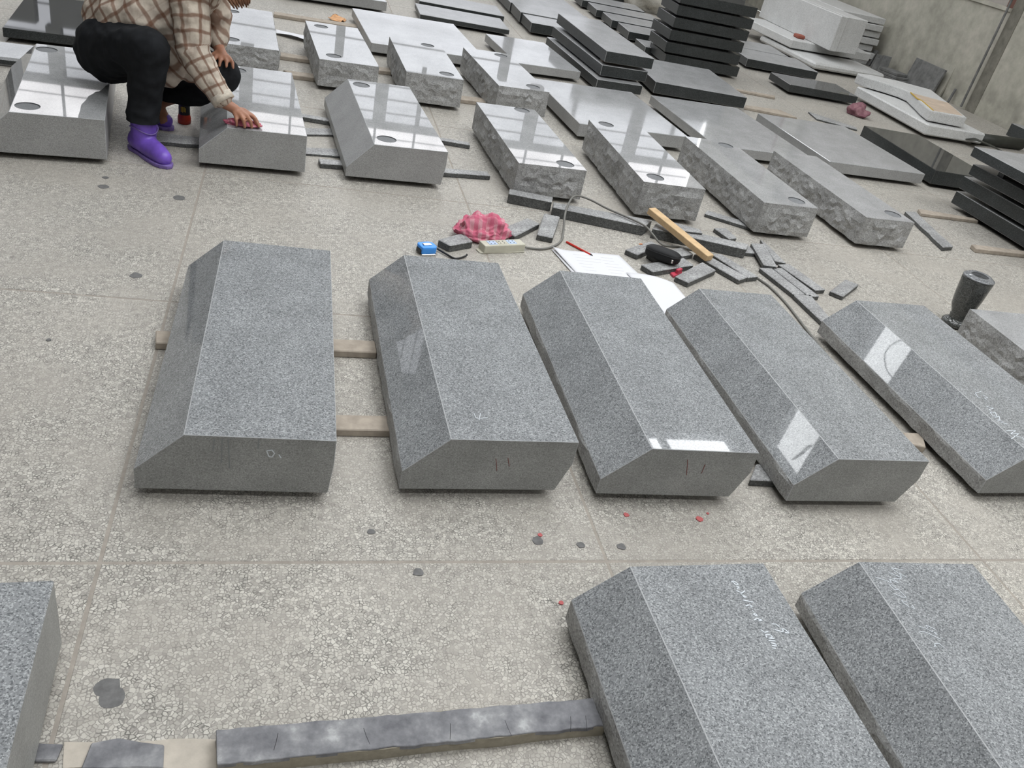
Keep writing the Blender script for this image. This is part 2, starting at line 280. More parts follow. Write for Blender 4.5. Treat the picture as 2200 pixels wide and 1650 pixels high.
def terrazzo():
    t = NT('terrazzo_with_pale_marble_chips'); p = t.pos()
    wv = t.new('ShaderNodeTexNoise'); wv.inputs['Scale'].default_value = 95; t.link(p, wv.inputs['Vector'])
    ad = t.new('ShaderNodeVectorMath', operation='MULTIPLY_ADD'); t.link(wv.outputs['Color'], ad.inputs[0]); ad.inputs[1].default_value = (.010, .010, .010); t.link(p, ad.inputs[2])
    e = t.new('ShaderNodeTexVoronoi', feature='DISTANCE_TO_EDGE', voronoi_dimensions='2D'); e.inputs['Scale'].default_value = 122; t.link(ad.outputs[0], e.inputs['Vector'])
    c = t.new('ShaderNodeTexVoronoi', feature='F1', voronoi_dimensions='2D'); c.inputs['Scale'].default_value = 122; t.link(ad.outputs[0], c.inputs['Vector'])
    sep = t.new('ShaderNodeSeparateColor'); t.link(c.outputs['Color'], sep.inputs[0])
    chip = t.ramp(sep.outputs[0], [(0, (.28, .262, .235)), (.3, (.41, .388, .35)), (.75, (.55, .525, .475)), (1, (.66, .635, .58))])
    chip = t.mix(.25, chip, t.ramp(sep.outputs[1], [(0, (.3, .29, .275)), (1, (.5, .48, .44))]))
    binder = t.ramp(t.noise(p, 40, 3, .6), [(.35, (.12, .115, .105)), (.62, (.3, .285, .26))])
    gap = t.math('ADD', .06, t.math('MULTIPLY', sep.outputs[2], .26))
    edge = t.math('DIVIDE', e.outputs['Distance'], gap)
    col = t.mix(t.ramp(edge, [(.4, 0.0), (.8, 1.0)]), binder, chip)
    dust = t.ramp(t.noise(p, 3.2, 5, .6), [(.42, .08), (.62, .62)])
    col = t.mix(dust, col, (.375, .35, .315))
    n2 = t.noise(p, 1.1, 4, .6)
    col = t.mix(1.0, col, t.ramp(n2, [(.32, (.9, .895, .88)), (.68, (1.08, 1.07, 1.05))]), 'MULTIPLY')
    t.bump(t.ramp(edge, [(.3, 0.0), (.9, 1.0)]), .25, .001)
    return t.out(col, .55, .35)
M['terrazzo'] = terrazzo()
M['grout'] = plain('tan_joint_grout', (.32, .288, .25), .85, .2, .15, 30, .3)
M['stain'] = plain('dark_grey_stain', (.15, .147, .145), .8, .2, .2, 60)
M['redfleck'] = plain('red_fleck', (.45, .12, .12), .8, .2)
def wallmat():
    t = NT('stained_plaster'); p = t.pos()
    n = t.noise(p, 2.2, 6, .65); n3 = t.noise(p, 9, 4, .6)
    col = t.ramp(n, [(.3, (.33, .32, .27)), (.5, (.42, .405, .345)), (.7, (.5, .47, .41))])
    col = t.mix(1.0, col, t.ramp(n3, [(.3, .85), (.7, 1.12)]), 'MULTIPLY')
    sx = t.new('ShaderNodeSeparateXYZ'); t.link(p, sx.inputs[0])
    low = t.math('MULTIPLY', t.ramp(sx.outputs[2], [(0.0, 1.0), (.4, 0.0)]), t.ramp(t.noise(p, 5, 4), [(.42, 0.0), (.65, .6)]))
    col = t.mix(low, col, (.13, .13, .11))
    t.bump(n3, .3, .01); return t.out(col, .9, .1)
M['wall'] = wallmat()
M['pipe_shade'] = plain('painted_shade_plaster', (.2, .19, .16), .9, .1, .25, 12)  # shadow beside the wall pipe, put into a flat dark colour
M['inner'] = plain('grey_painted_wall', (.22, .22, .215), .9, .1)
M['roof'] = plain('grey_roof_sheet', (.15, .155, .16), .8, .2)
M['steel'] = plain('dark_steel_frame', (.12, .12, .125), .6)
def dirty_glass(name, tint):
    t = NT(name); n = t.n; n.remove(t.b)
    tr = t.new('ShaderNodeBsdfTransparent'); gl = t.new('ShaderNodeBsdfGlossy'); mx = t.new('ShaderNodeMixShader')
    p = t.pos(); f = t.noise(p, .9, 4); c = t.ramp(f, [(.35, tuple(v*.85 for v in tint)), (.65, tint)]); t.link(c, tr.inputs[0])
    gl.inputs['Roughness'].default_value = .1; mx.inputs[0].default_value = .04
    t.link(tr.outputs[0], mx.inputs[1]); t.link(gl.outputs[0], mx.inputs[2]); t.link(mx.outputs[0], n['Material Output'].inputs[0])
    return t.m
M['glass_low'] = dirty_glass('dusty_window_glass', (.43, .43, .44)); M['glass_high'] = dirty_glass('clean_window_glass', (.62, .605, .605))
M['glass_roof'] = dirty_glass('translucent_roof_sheet', (.22, .22, .225))
M['shutter'] = plain('pale_window_board', (.4, .37, .34), .7, .3, .1, 6)
M['redwood'] = plain('red_brown_frame', (.16, .07, .05), .7)

# ------------------------------------------------------------------ object helpers
def tag(o, label=None, cat=None, group=None, kind=None):
    if label: o['label'] = label
    if cat: o['category'] = cat
    if group: o['group'] = group
    if kind: o['kind'] = kind
    return o
def obj(name, bm, mats, parent=None, smooth=False, loc=None, rz=0):
    me = bpy.data.meshes.new(name)
    if isinstance(bm, bmesh.types.BMesh):
        bmesh.ops.recalc_face_normals(bm, faces=bm.faces); bm.to_mesh(me); bm.free()
    else: me = bm
    for m in (mats if isinstance(mats, (list, tuple)) else [mats]): me.materials.append(m)
    if smooth: me.polygons.foreach_set('use_smooth', [True]*len(me.polygons))
    o = bpy.data.objects.new(name, me); C.objects.link(o)
    if parent: o.parent = parent
    if loc: o.location = loc
    o.rotation_euler.z = rz
    return o
def box_bm(x0, y0, z0, x1, y1, z1, bm=None):
    bm = bm or bmesh.new()
    v = [bm.verts.new(p) for p in ((x0,y0,z0),(x1,y0,z0),(x1,y1,z0),(x0,y1,z0),(x0,y0,z1),(x1,y0,z1),(x1,y1,z1),(x0,y1,z1))]
    for f in ((0,3,2,1),(4,5,6,7),(0,1,5,4),(1,2,6,5),(2,3,7,6),(3,0,4,7)): bm.faces.new([v[i] for i in f])
    return bm
def prism_bm(pts, z0, z1, bm=None):
    bm = bm or bmesh.new()
    a = [bm.verts.new((p[0], p[1], z0)) for p in pts]; b = [bm.verts.new((p[0], p[1], z1)) for p in pts]
    bm.faces.new(a[::-1]); bm.faces.new(b); n = len(pts)
    for i in range(n): bm.faces.new((a[i], a[(i+1) % n], b[(i+1) % n], b[i]))
    return bm
def bevel(bm, off, seg=1):
    bmesh.ops.recalc_face_normals(bm, faces=bm.faces)
    bmesh.ops.bevel(bm, geom=list(bm.edges), offset=off, segments=seg, affect='EDGES', profile=.6); return bm
def lathe_bm(prof, n=32, bm=None, loc=(0,0,0), cap=True):
    bm = bm or bmesh.new(); rows = []
    for r, z in prof: rows.append([bm.verts.new((loc[0]+r*math.cos(2*PI*k/n), loc[1]+r*math.sin(2*PI*k/n), loc[2]+z)) for k in range(n)])
    for a, b in zip(rows, rows[1:]):
        for k in range(n): bm.faces.new((a[k], a[(k+1) % n], b[(k+1) % n], b[k]))
    if cap: bm.faces.new(rows[0][::-1]); bm.faces.new(rows[-1])
    return bm
def tube_bm(pts, r, n=8, bm=None, closed=False):
    bm = bm or bmesh.new(); pts = [Vector(p) for p in pts]; rows = []
    for i, p in enumerate(pts):
        d = (pts[min(i+1, len(pts)-1)]-pts[max(i-1, 0)]).normalized()
        u = d.cross(Vector((0,0,1))); u = u.normalized() if u.length > 1e-4 else Vector((1,0,0)); v = u.cross(d)
        rr = r(i/(len(pts)-1)) if callable(r) else r
        rows.append([bm.verts.new(p+(u*math.cos(2*PI*k/n)+v*math.sin(2*PI*k/n))*rr) for k in range(n)])
    for a, b in zip(rows, rows[1:]):
        for k in range(n): bm.faces.new((a[k], a[(k+1) % n], b[(k+1) % n], b[k]))
    bm.faces.new(rows[0][::-1]); bm.faces.new(rows[-1]); return bm
def spline(pts, n=6):
    P = [Vector(p) for p in pts]; out = []
    for i in range(len(P)-1):
        a, b, c, d = P[max(i-1, 0)], P[i], P[i+1], P[min(i+2, len(P)-1)]
        for k in range(n):
            t = k/n; out.append(.5*((2*b)+(c-a)*t+(2*a-5*b+4*c-d)*t*t+(3*b-a-3*c+d)*t**3))
    return out+[P[-1]]
def ribbon(parent, strokes, plane, wd, mat, name, off=.0012):
    """thin raised stroke marks lying on a plane of the parent: plane maps (a, b, out) -> local point"""
    bm = bmesh.new()
    for st in strokes:
        for (a0, b0), (a1, b1) in zip(st, st[1:]):
            d = math.hypot(a1-a0, b1-b0) or 1e-6; nx, ny = -(b1-b0)/d*wd/2, (a1-a0)/d*wd/2
            q = [(a0+nx, b0+ny), (a1+nx, b1+ny), (a1-nx, b1-ny), (a0-nx, b0-ny)]
            lo = [bm.verts.new(plane(x, y, -.0005)) for x, y in q]; hi = [bm.verts.new(plane(x, y, off)) for x, y in q]
            bm.faces.new(hi); bm.faces.new(lo[::-1])
            for i in range(4): bm.faces.new((lo[i], lo[(i+1) % 4], hi[(i+1) % 4], hi[i]))
    o = obj(name, bm, mat, parent)
    if len(strokes) > 1: o['kind'] = 'stuff'
    return o

# ------------------------------------------------------------------ the hall
fl = obj('floor', box_bm(XL, YB, -.12, XR, YF, -.0009), M['grout']); tag(fl, kind='structure')
pan = bevel(box_bm(.0035, .0035, -.03, 1.1665, 1.1565, 0), .0015); pme = None
for i in range(-8, 7):
    for j in range(-6, 12):
        x, y = .834+1.17*i, 1.415+1.16*j
        if x < XL or x+1.17 > XR+.9 or y < YB or y+1.16 > YF: continue
        if pme is None: o = obj('floor_panel', pan, M['terrazzo'], fl); pme = o.data
        else: o = bpy.data.objects.new('floor_panel', pme); C.objects.link(o); o.parent = fl
        o.location = (x + .012*(1.4-y)*0, y, 0)
def poly_blob(x, y, r, n=14, asp=1.0, seed=0):
    return [(x+r*asp*(1+.35*noise.noise(Vector((math.cos(a)*1.3, math.sin(a)*1.3, seed))))*math.cos(a), y+r*(1+.35*noise.noise(Vector((math.cos(a)*1.3+5, math.sin(a)*1.3, seed))))*math.sin(a)) for a in [2*PI*k/n for k in range(n)]]
for k, (x, y, r) in enumerate(SPOTS):
    obj('floor_stain' if r > 0 else 'floor_fleck', prism_bm(poly_blob(x, y, abs(r), seed=k*3.1), -.002, .0004+.00015*k), M['stain'] if r > 0 else M['redfleck'], fl)
# roof with skylights and added light openings: cut the rectangle into cells and leave the openings out
xs = sorted({XL, XR+.2, *[v for s in SKY for v in s[:2]]}); ys = sorted({YB, YF, *[v for s in SKY for v in s[2:]]})
bm = bmesh.new()
for a, b in zip(xs, xs[1:]):
    for c, d in zip(ys, ys[1:]):
        mx, my = (a+b)/2, (c+d)/2
        if not any(s[0] < mx < s[1] and s[2] < my < s[3] for s in SKY): box_bm(a, c, CEIL, b, d, CEIL+.12, bm)
tag(obj('ceiling', bm, M['roof']), kind='structure')
bm = bmesh.new()
box_bm(4.93, 7.3, CEIL+.02, 5.02, 8.28, CEIL+.08, bm)
for y in (-3, 0.6, 6.05, 13.75): box_bm(XL, y, CEIL-.3, XR, y+.12, CEIL, bm)
tag(obj('trim_1', bm, M['steel']), kind='structure')
tag(obj('wall_left', box_bm(XL-.2, YB, 0, XL, YF, CEIL), M['inner']), kind='structure')
tag(obj('wall_back', box_bm(XL, YB-.2, 0, XR, YB, CEIL), M['inner']), kind='structure')
WX = -4.35
# far wall: two bands of windows with a beam between
bm = box_bm(XL, YF, 0, XR, YF+.2, .9)
for a, b in ((XL, -3.55), (-3.35, -1.95), (4.62, XR)): box_bm(a, YF, .9, b, YF+.2, 2.2, bm)
box_bm(.65, YF, .9, .78, YF+.2, 2.2, bm); box_bm(3.3, YF, .9, 3.43, YF+.2, 2.2, bm)
box_bm(XL, YF, 3.18, XR, YF+.2, 3.265, bm); box_bm(XL, YF, 4.3, XR, YF+.2, CEIL, bm)
for x in (-3.43, -.75, 1.35, 3.9, 5.8): box_bm(x, YF, 2.2, x+.19, YF+.2, 3.2, bm)
box_bm(-6.4, YF, 2.2, WX, YF+.2, 3.2, bm); box_bm(XL, YF, 3.26, WX, YF+.2, 4.3, bm); box_bm(XL, YF, 2.2, -7.8, YF+.2, 3.2, bm)
fw_ = obj('wall_far', bm, M['inner']); tag(fw_, kind='structure')
wn = obj('window_1', box_bm(XL, YF+.09, .9, XR, YF+.1, 3.18), M['glass_low']); tag(wn, kind='structure')
bm = bmesh.new()
for z in (1.4, 1.9, 2.3, 2.55, 2.77, 2.99): 
    box_bm(XL, YF+.05, z, XR, YF+.075, z+.022, bm)
for x in (-5.3, -4.6, -2.1, 0.02, 2.04, 4.67, 6.56): box_bm(x, YF+.04, 2.2, x+.07, YF+.08, 3.18, bm)
tag(obj('window_bar', bm, M['steel'], wn), kind='stuff')
wn = obj('window_2', box_bm(XL, YF+.09, 3.265, XR, YF+.1, 4.3), M['glass_high']); tag(wn, kind='structure')
bm = bmesh.new()
box_bm(XL, YF+.05, 3.42, XR, YF+.07, 3.435, bm); box_bm(XL, YF+.05, 3.8, XR, YF+.07, 3.82, bm)
for x in (-5.3, -4.6, -3.3, -2.1, -.64, 0.02, 1.38, 2.04, 4.0, 4.67, 5.9, 6.56): box_bm(x, YF+.04, 3.265, x+.035, YF+.08, 4.3, bm)
tag(obj('window_bar', bm, M['steel'], wn), kind='stuff')
# right wall with two boarded windows either side of a pilaster
bm = box_bm(XR, YB, 0, XR+.2, YF, 1.03); box_bm(XR, YB, 2.6, XR+.2, YF, CEIL, bm)
for a, b in ((YB, 3.0), (8.0, 8.2), (11.2, 11.6), (13.6, YF)): box_bm(XR, a, 1.03, XR+.2, b, 2.6, bm)
tag(obj('wall_right', bm, M['wall']), kind='structure')
tag(obj('pipe_shadow_band', box_bm(XR-.006, 8.04, 0, XR, 8.19, 2.6), M['pipe_shade']), kind='structure')  # flat strip painting the soft shadow of the pipe onto the wall
tag(obj('trim_3', tube_bm([(XR-.05, 8.21, .02), (XR-.05, 8.21, 3.5)], .012), M['board']), kind='structure')
tag(obj('added_hanging_wire', tube_bm(spline([(.3, 6.74, 5.02), (.17, 6.82, 4.97), (.07, 6.85, 4.97), (-.01, 6.84, 4.97), (-.07, 6.77, 4.97), (-.12, 6.68, 4.97), (-.16, 6.55, 5.02)], 5), .008, 6), M['steel']), kind='structure')  # wire under the skylight, shaped to the arc mirrored in the stone
tag(obj('added_unseen_debris', prism_bm([(-1.91, 6.61), (-1.97, 6.68), (-2.12, 6.73), (-2.3, 6.8), (-2.26, 6.76), (-2.11, 6.68), (-1.98, 6.64)], 4.97, 4.98), M['steel']), kind='structure')  # unseen debris piece, added to smear the mirrored skylight patch
for i, (a, b) in enumerate(((3.0, 8.0), (8.2, 11.2), (11.6, 13.6))):
    wn = obj('window_%d' % (i+3), box_bm(XR+.12, a, 1.03, XR+.14, b, 2.6), M['shutter']); tag(wn, kind='structure')
    obj('window_frame', box_bm(XR+.02, b-.09 if i == 0 else a, 1.03, XR+.11, b if i == 0 else a+.12, 2.6), M['redwood'], wn)
    obj('window_sill', box_bm(XR-.02, a, 1.01, XR+.11, b, 1.045), M['wall'], wn)
# ------------------------------------------------------------------ stones
def fill_top(bm, outline, holes, z):
    """flat top face with round openings; returns the opening rings"""
    edges = []; rings = []
    ol = [v for v in outline]
    for a, b in zip(ol, ol[1:]+ol[:1]):
        edges.append(bm.edges.get((a, b)) or bm.edges.new((a, b)))
    for u, v, r in holes:
        ring = [bm.verts.new((u+r*math.cos(2*PI*k/28), v+r*math.sin(2*PI*k/28), z)) for k in range(28)]; rings.append(ring)
        for a, b in zip(ring, ring[1:]+ring[:1]): edges.append(bm.edges.new((a, b)))
    bmesh.ops.triangle_fill(bm, use_beauty=True, use_dissolve=False, edges=edges)
    return rings
def recess(parent, u, v, r, z, depth=.004):
    prof = [(r+.0005, z+.0004), (r+.0005, z-depth), (.001, z-depth)]
    obj('vase_recess', lathe_bm(prof, 28, loc=(u, v, 0), cap=False), M['honed'], parent)
def bevelled_base(key, label, group, mats, holes=(), rough_edge=False):
    x, y, yaw, W, L, h, zb, hc, cx = D[key]; ib = IB.get(key, 0)
    prof = [(0, 0), (0, hc*.8), (0, hc), (cx, h), (W, h), (W, h*.55), (W-ib, 0)]
    bm = bmesh.new(); N = 26
    rows = []
    for k in range(N+1):
        v = L*k/N; row = []
        for i, (u, z) in enumerate(prof):
            du = 0; dz = 0
            if rough_edge and 0 < k < N and i in (0, 1): 
                q = Vector((v*14+x*3, i*2.3, y)); du = -.006*abs(noise.noise(q))*1.5; dz = .010*noise.noise(q+Vector((5, 0, 0))) if i == 1 else 0
            if i == 5 and ib and 0 < k < N: du = -.01*abs(noise.noise(Vector((v*9, x, 2))))
            row.append(bm.verts.new((u+du, v, z+dz)))
        rows.append(row)
    bm.faces.new(rows[0]); bm.faces.new(rows[-1][::-1])
    n = len(prof)
    for a, b in zip(rows, rows[1:]):
        for i in range(n):
            j = (i+1) % n
            if i == 3: continue
            f = bm.faces.new((a[i], b[i], b[j], a[j]))
            f.material_index = {0: 2, 1: 2, 2: len(mats)-1 if len(mats) > 3 else 0, 4: 1, 5: 1, 6: 1}[i]
    # top face
    outline = [r[3] for r in rows]+[r[4] for r in reversed(rows)]
    old = set(bm.faces)
    fill_top(bm, outline, holes, h)
    for f in bm.faces:
        if f not in old: f.material_index = 0
    for f in list(old)[:0]: pass
    bm.faces.ensure_lookup_table()
    for f in bm.faces:
        if abs(f.normal.y) > .9 or len(f.verts) == 7: f.material_index = 1
    bmesh.ops.recalc_face_normals(bm, faces=bm.faces)
    for f in bm.faces:
        if abs(f.normal.y) > .9: f.material_index = 1
    ed = [e for e in bm.edges if len(e.link_faces) == 2 and e.calc_face_angle(0) > .5 and not any(abs((vv.co.xy-Vector((hh[0], hh[1]))).length-hh[2]) < 1e-4 for vv in e.verts for hh in holes)]
    if not rough_edge or True: bmesh.ops.bevel(bm, geom=ed, offset=.0014, segments=1, affect='EDGES', material=len(mats))
    o = obj('base_stone', bm, list(mats)+[M['arris']], None, False, (x, y, zb), yaw)
    for hh in holes: recess(o, *hh, h)
    return tag(o, label, 'stone block', group)
def top_plane(key): h = D[key][5]; return lambda a, b, o: (a, b, h+o)
def front_plane(a, b, o): return (a, -o, b)
fr = [M['polished'], M['sawn'], M['rock']]
G1 = 'slant sided grey bases of the middle row'
bs = {}
bs['s1'] = bevelled_base('s1', 'slant sided grey granite base, leftmost of middle row, white chalk ring on its end', G1, [M['polished'], M['sawn'], M['polished']])
bs['s2'] = bevelled_base('s2', 'slant sided grey granite base, second in middle row, white chalk tick on top', G1, fr, rough_edge=True)
bs['s3'] = bevelled_base('s3', 'slant sided grey granite base mirroring a white window at the near edge of its top', G1, fr, rough_edge=True)
bs['s4'] = bevelled_base('s4', 'slant sided grey granite base mirroring a white window on its slope, beside the white paper', G1, fr, rough_edge=True)
bs['s5'] = bevelled_base('s5', 'slant sided grey granite base with chalk numbers, rightmost of middle row, before the vase', G1, fr, rough_edge=True)
G2 = 'grey bases of the nearest row'
bs['a6'] = bevelled_base('a6', 'nearest slant sided grey granite base, touching the long stone strip, small chalk script on top', G2, fr, rough_edge=True)
bs['a7'] = bevelled_base('a7', 'slant sided grey granite base in the near right corner with large looped chalk script', G2, fr, rough_edge=True)
ribbon(bs['a6'], MARKS['a6'], top_plane('a6'), .0026, M['chalk'], 'chalk_script')
ribbon(bs['a7'], MARKS['a7'], top_plane('a7'), .0016, M['chalk'], 'chalk_script')
ribbon(bs['s5'], MARKS['s5'], top_plane('s5'), .0022, M['chalk'], 'chalk_script')
ribbon(bs['s2'], MARKS['s2'], top_plane('s2'), .0016, M['chalk'], 'chalk_tick')
ribbon(bs['s1'], MARKS['s1f'], front_plane, .0022, M['chalk'], 'chalk_ring')
ribbon(bs['s1'], MARKS['s1d'], front_plane, .003, M['chalk_faint'], 'slurry_run', .0006)
ribbon(bs['s2'], MARKS['s2f'], front_plane, .0012, M['redmark'], 'red_stroke')
ribbon(bs['s3'], MARKS['s3f'], front_plane, .0012, M['redmark'], 'red_stroke')
G3 = 'mirror polished bases beside the worker'
H = .046
bs['p0'] = bevelled_base('p0', 'mirror polished slant sided grey base at the left edge, behind the crouching worker', G3, [M['mirror'], M['sawn_pale'], M['polished_far']], [(.175, .09, H), (.17, .95, H)])
bs['p1'] = bevelled_base('p1', 'mirror polished slant sided grey base that the worker wipes with a pink cloth', G3, [M['mirror'], M['sawn_pale'], M['polished_far']], [(.17, .93, H)])
bs['p2'] = bevelled_base('p2', 'mirror polished slant sided grey base with two vase rings, lying on two long dark strips', G3, [M['mirror'], M['sawn_pale'], M['sawn'], M['matt_slope']], [(.181, .972, H), (.187, .094, H)])
def slab(key, name, label, cat, group, mats, q=None, bev=.003):
    x, y, yaw, W, L, h, zb = (q or D[key])[:7]
    bm = box_bm(0, 0, 0, W, L, h)
    for f in bm.faces: f.material_index = 0 if f.calc_center_median().z > h*.99 else 1
    bevel(bm, bev)
    return tag(obj(name, bm, mats, None, False, (x, y, zb), yaw), label, cat, group)
bs['a8'] = slab('a8', 'base_stone', 'square edged grey granite block cut off by the lower left corner', 'stone block', G2, [M['polished'], M['sawn']])
# rock pitched blocks: polished top, broken sides
def rock_block(key, label, group, holes=(), amp=.025):
    x, y, yaw, W, L, h, zb = D[key][:7]
    bm = bmesh.new(); R = 7; st = .026
    per = []
    def side(a, b, nx, ny):
        n = max(4, int(math.dist(a, b)/st))
        for k in range(n): t = k/n; per.append(((a[0]+(b[0]-a[0])*t, a[1]+(b[1]-a[1])*t), (nx, ny), min(t, 1-t)*n))
    side((0, 0), (W, 0), 0, -1); side((W, 0), (W, L), 1, 0); side((W, L), (0, L), 0, 1); side((0, L), (0, 0), -1, 0)
    rows = []
    for r in range(R+1):
        z = h*r/R; row = []
        fade = 0 if r == R else (.45 if r == R-1 else (.6 if r == 0 else 1))
        for (a, b), (nx, ny), e in per:
            p = Vector((a+x*7, b+y*5, z))
            d = noise.noise(Vector((p.x*7, p.y*7, z*11)))*.4+(.5-abs(noise.noise(Vector((p.x*17, p.y*17, z*26)))))*.55+noise.noise(Vector((p.x*45, p.y*45, z*60)))*.3+.1
            d *= amp*fade*min(1, e/2)
            row.append(bm.verts.new((a+nx*d, b+ny*d, z+(0 if r in (0, R) else .006*noise.noise(p*33)))))
        rows.append(row)
    n = len(per)
    for a, b in zip(rows, rows[1:]):
        for k in range(n):
            q = (a[k], a[(k+1) % n], b[(k+1) % n], b[k])
            if (k) % 2: fs = [bm.faces.new((q[0], q[1], q[2])), bm.faces.new((q[0], q[2], q[3]))]
            else: fs = [bm.faces.new((q[0], q[1], q[3])), bm.faces.new((q[1], q[2], q[3]))]
            for f in fs: f.material_index = 1
    old = set(bm.faces)
    bm.faces.new(rows[0][::-1]).material_index = 1
    fill_top(bm, rows[-1], holes, h)
    o = obj('rock_faced_block', bm, [M['mirror'], M['rock']], None, False, (x, y, zb), yaw)
    for hh in holes: recess(o, *hh, h)
    return tag(o, label, 'stone block', group)
G4 = 'rock faced grey blocks'
rock_block('r1', 'rock faced grey block whose near end sits at the left end of the dark bars', G4, [(.266, .94, H), (.262, .066, H)])
rock_block('r2', 'rock faced grey block with its near end behind the tip of the yellow wood batten', G4, [(.094, .935, H), (.096, .092, H)])
rock_block('r3', 'rock faced grey block with one clear vase ring, third of the four behind the offcuts', G4, [(.244, .943, H), (.245, .086, H)])
rock_block('r4', 'rock faced grey block, rightmost of the four behind the offcuts, beside a lone dark bar', G4, [(.242, .1, H)])
rock_block('r5', 'rock faced grey block at the right edge beside the grey vase', G4)
rock_block('b0', 'rock faced grey block just behind the worker, left of the white sheet', G4, [(.096, .885, H), (.092, .118, H)])
rock_block('b1', 'rock faced grey block in the back row, just right of the white sheet', G4, [(.094, .872, H), (.096, .118, H)])
rock_block('b2', 'rock faced grey block in front of the large pale slab in the back row', G4, [(.252, .805, H), (.261, .092, H)])
rock_block('b3', 'rock faced grey block rightmost in the back row, before a smaller pale slab', G4, [(.256, .848, H), (.256, .086, H)])
G5 = 'flat grey slabs'; gs = [M['polished_far'], M['sawn_pale']]
slab('f1', 'granite_slab', 'large pale grey slab lying behind the third rock faced block of the back row', 'slab', G5, gs)
slab('f2', 'granite_slab', 'small pale grey slab lying left of the stack of three black slabs', 'slab', G5, gs)
slab('f3', 'granite_slab', 'grey slab in front of the stack of three black slabs', 'slab', G5, gs)
slab('f4', 'granite_slab', 'grey slab with a bright left edge in front of the wide black slab', 'slab', G5, gs)
slab('f5', 'granite_slab', 'pale grey slab between the grey slabs and the long dusty black slab on the right', 'slab', G5, gs)
slab('t0', 'granite_slab', 'grey slab cut off by the top edge behind a crumpled orange leaf', 'slab', G5, gs)
bk = [M['black'], M['black_side']]; bd = [M['dust'], M['black_side']]; G6 = 'black granite slabs lying flat'
slab('d0', 'black_slab', 'polished black slab behind the worker in the upper left corner', 'slab', G6, bk)
slab('', 'black_slab', 'black slab at the top edge behind the worker', 'slab', G6, bk, (-1.75, 6.6, .06, .9, .6, .06, .025))
slab('', 'dark_slab', 'thin dark slab with a rounded end at the left edge behind the polished base', 'slab', G6, [M['polished_far'], M['black_side']], (-1.75, 4.83, .11, .56, .3, .045, .0), .012)
slab('d1a', 'black_slab', 'dark slab, nearer of two behind the large pale slab', 'slab', G6, bd)
slab('d1b', 'black_slab', 'dark slab, farther of two behind the large pale slab', 'slab', G6, bd)
G7 = 'dark slabs laid side by side at the top'
def ql(k, **kw):
    q = list(D[k][:7])
    for i, n in enumerate(('x', 'y', 'yaw', 'W', 'L', 'h', 'zb')):
        if n in kw: q[i] = kw[n]
    return q
slab('', 'dark_slab', 'nearest of the dark slabs laid edge to edge left of the three slab stack', 'slab', G7, bd, ql('d3a', L=.405))
slab('', 'dark_slab', 'second of the dark slabs laid edge to edge behind the three slab stack', 'slab', G7, bd, ql('d3b', W=.79, L=.475))
slab('', 'dark_slab', 'third of the dark slabs laid edge to edge, cut by the top edge', 'slab', G7, bd, [2.1, 9.03, 0, .79, .5, .088, .025])
slab('', 'dark_slab', 'last of the dark slabs laid edge to edge, barely showing at the top edge', 'slab', G7, bd, [2.1, 9.55, 0, .79, .5, .086, .025])
G8 = 'dark slabs stepping back beside the tall stack'
slab('', 'dark_slab', 'nearest of the staggered dark slabs left of the tall black stack', 'slab', G8, bd, ql('d4e', L=.36, yaw=-.05, y=8.16, W=.7, zb=.0))
slab('', 'dark_slab', 'second of the staggered dark slabs left of the tall black stack', 'slab', G8, bd, ql('d4d', L=.44, yaw=-.05, y=8.66, W=.75))
slab('', 'dark_slab', 'third of the staggered dark slabs left of the tall black stack', 'slab', G8, bd, ql('d4c', L=.44, yaw=-.05, y=9.2, W=.8))
slab('', 'dark_slab', 'fourth of the staggered dark slabs, in front of the white sack', 'slab', G8, bd, ql('d4b', L=.44, yaw=-.05, W=.78))
slab('', 'dark_slab', 'farthest of the staggered dark slabs at the top edge', 'slab', G8, bd, [3.22, 10.25, -.05, .78, .45, .075, .025])
slab('', 'black_slab', 'black slab at the top edge left of the white sack', 'slab', G6, bk, [3.5, 11.3, 0, .75, .5, .1, 0])
G9 = 'three black slabs stacked'
slab('s1c', 'black_slab', 'bottom slab of the stack of three black slabs', 'slab', G9, bd)
slab('s1b', 'black_slab', 'middle slab of the stack of three black slabs', 'slab', G9, bd)
slab('s1a', 'black_slab', 'top slab of the stack of three black slabs', 'slab', G9, bd)
slab('d5', 'black_slab', 'wide black slab in front of the tall black stack', 'slab', G6, bd)
G10 = 'tall stack of black slabs'
for i, (k, n) in enumerate((('s2_1', 'lowest'), ('s2_2', 'second from the bottom'), ('s2_3', 'third from the bottom'), ('s2_4', 'fourth from the bottom'), ('s2_5', 'second from the top'), ('s2_6', 'topmost'))):
    q = ql(k); q[2] = (-.045, -.03, .0, -.035, -.06, -.05)[i]; q[6] = .025+.1046*i; q[3] = .752; q[4] = .5; q[5] = .088
    q[0] = (3.335, 3.308, 3.326, 3.342, 3.352, 3.345)[i]; q[1] = (7.72, 7.714, 7.735, 7.765, 7.79, 7.77)[i]
    slab('', 'black_slab', n+' slab of the tall black stack', 'slab', G10, [M['black'], M['black_side']], q)
    if i:
        for u in (.12, .6): tag(obj('spacer_block', box_bm(0, 0, 0, .05, .3, .1046-.088), M['black_side'], None, False, (q[0]+u, q[1]+.08, q[6]-.0166), q[2]), 'thin dark spacer hidden between slabs of the tall black stack', 'spacer', 'spacers in the tall black stack')
slab('d6', 'black_slab', 'black slab right of the tall stack, under the white slabs', 'slab', G6, bd)
slab('', 'black_slab', 'black slab half hidden behind the one right of the tall stack', 'slab', G6, bd, [4.5, 8.95, -.08, .75, .55, .078, .025])
slab('d7', 'black_slab', 'small black slab lying alone left of the white curved slabs', 'slab', G6, bk)
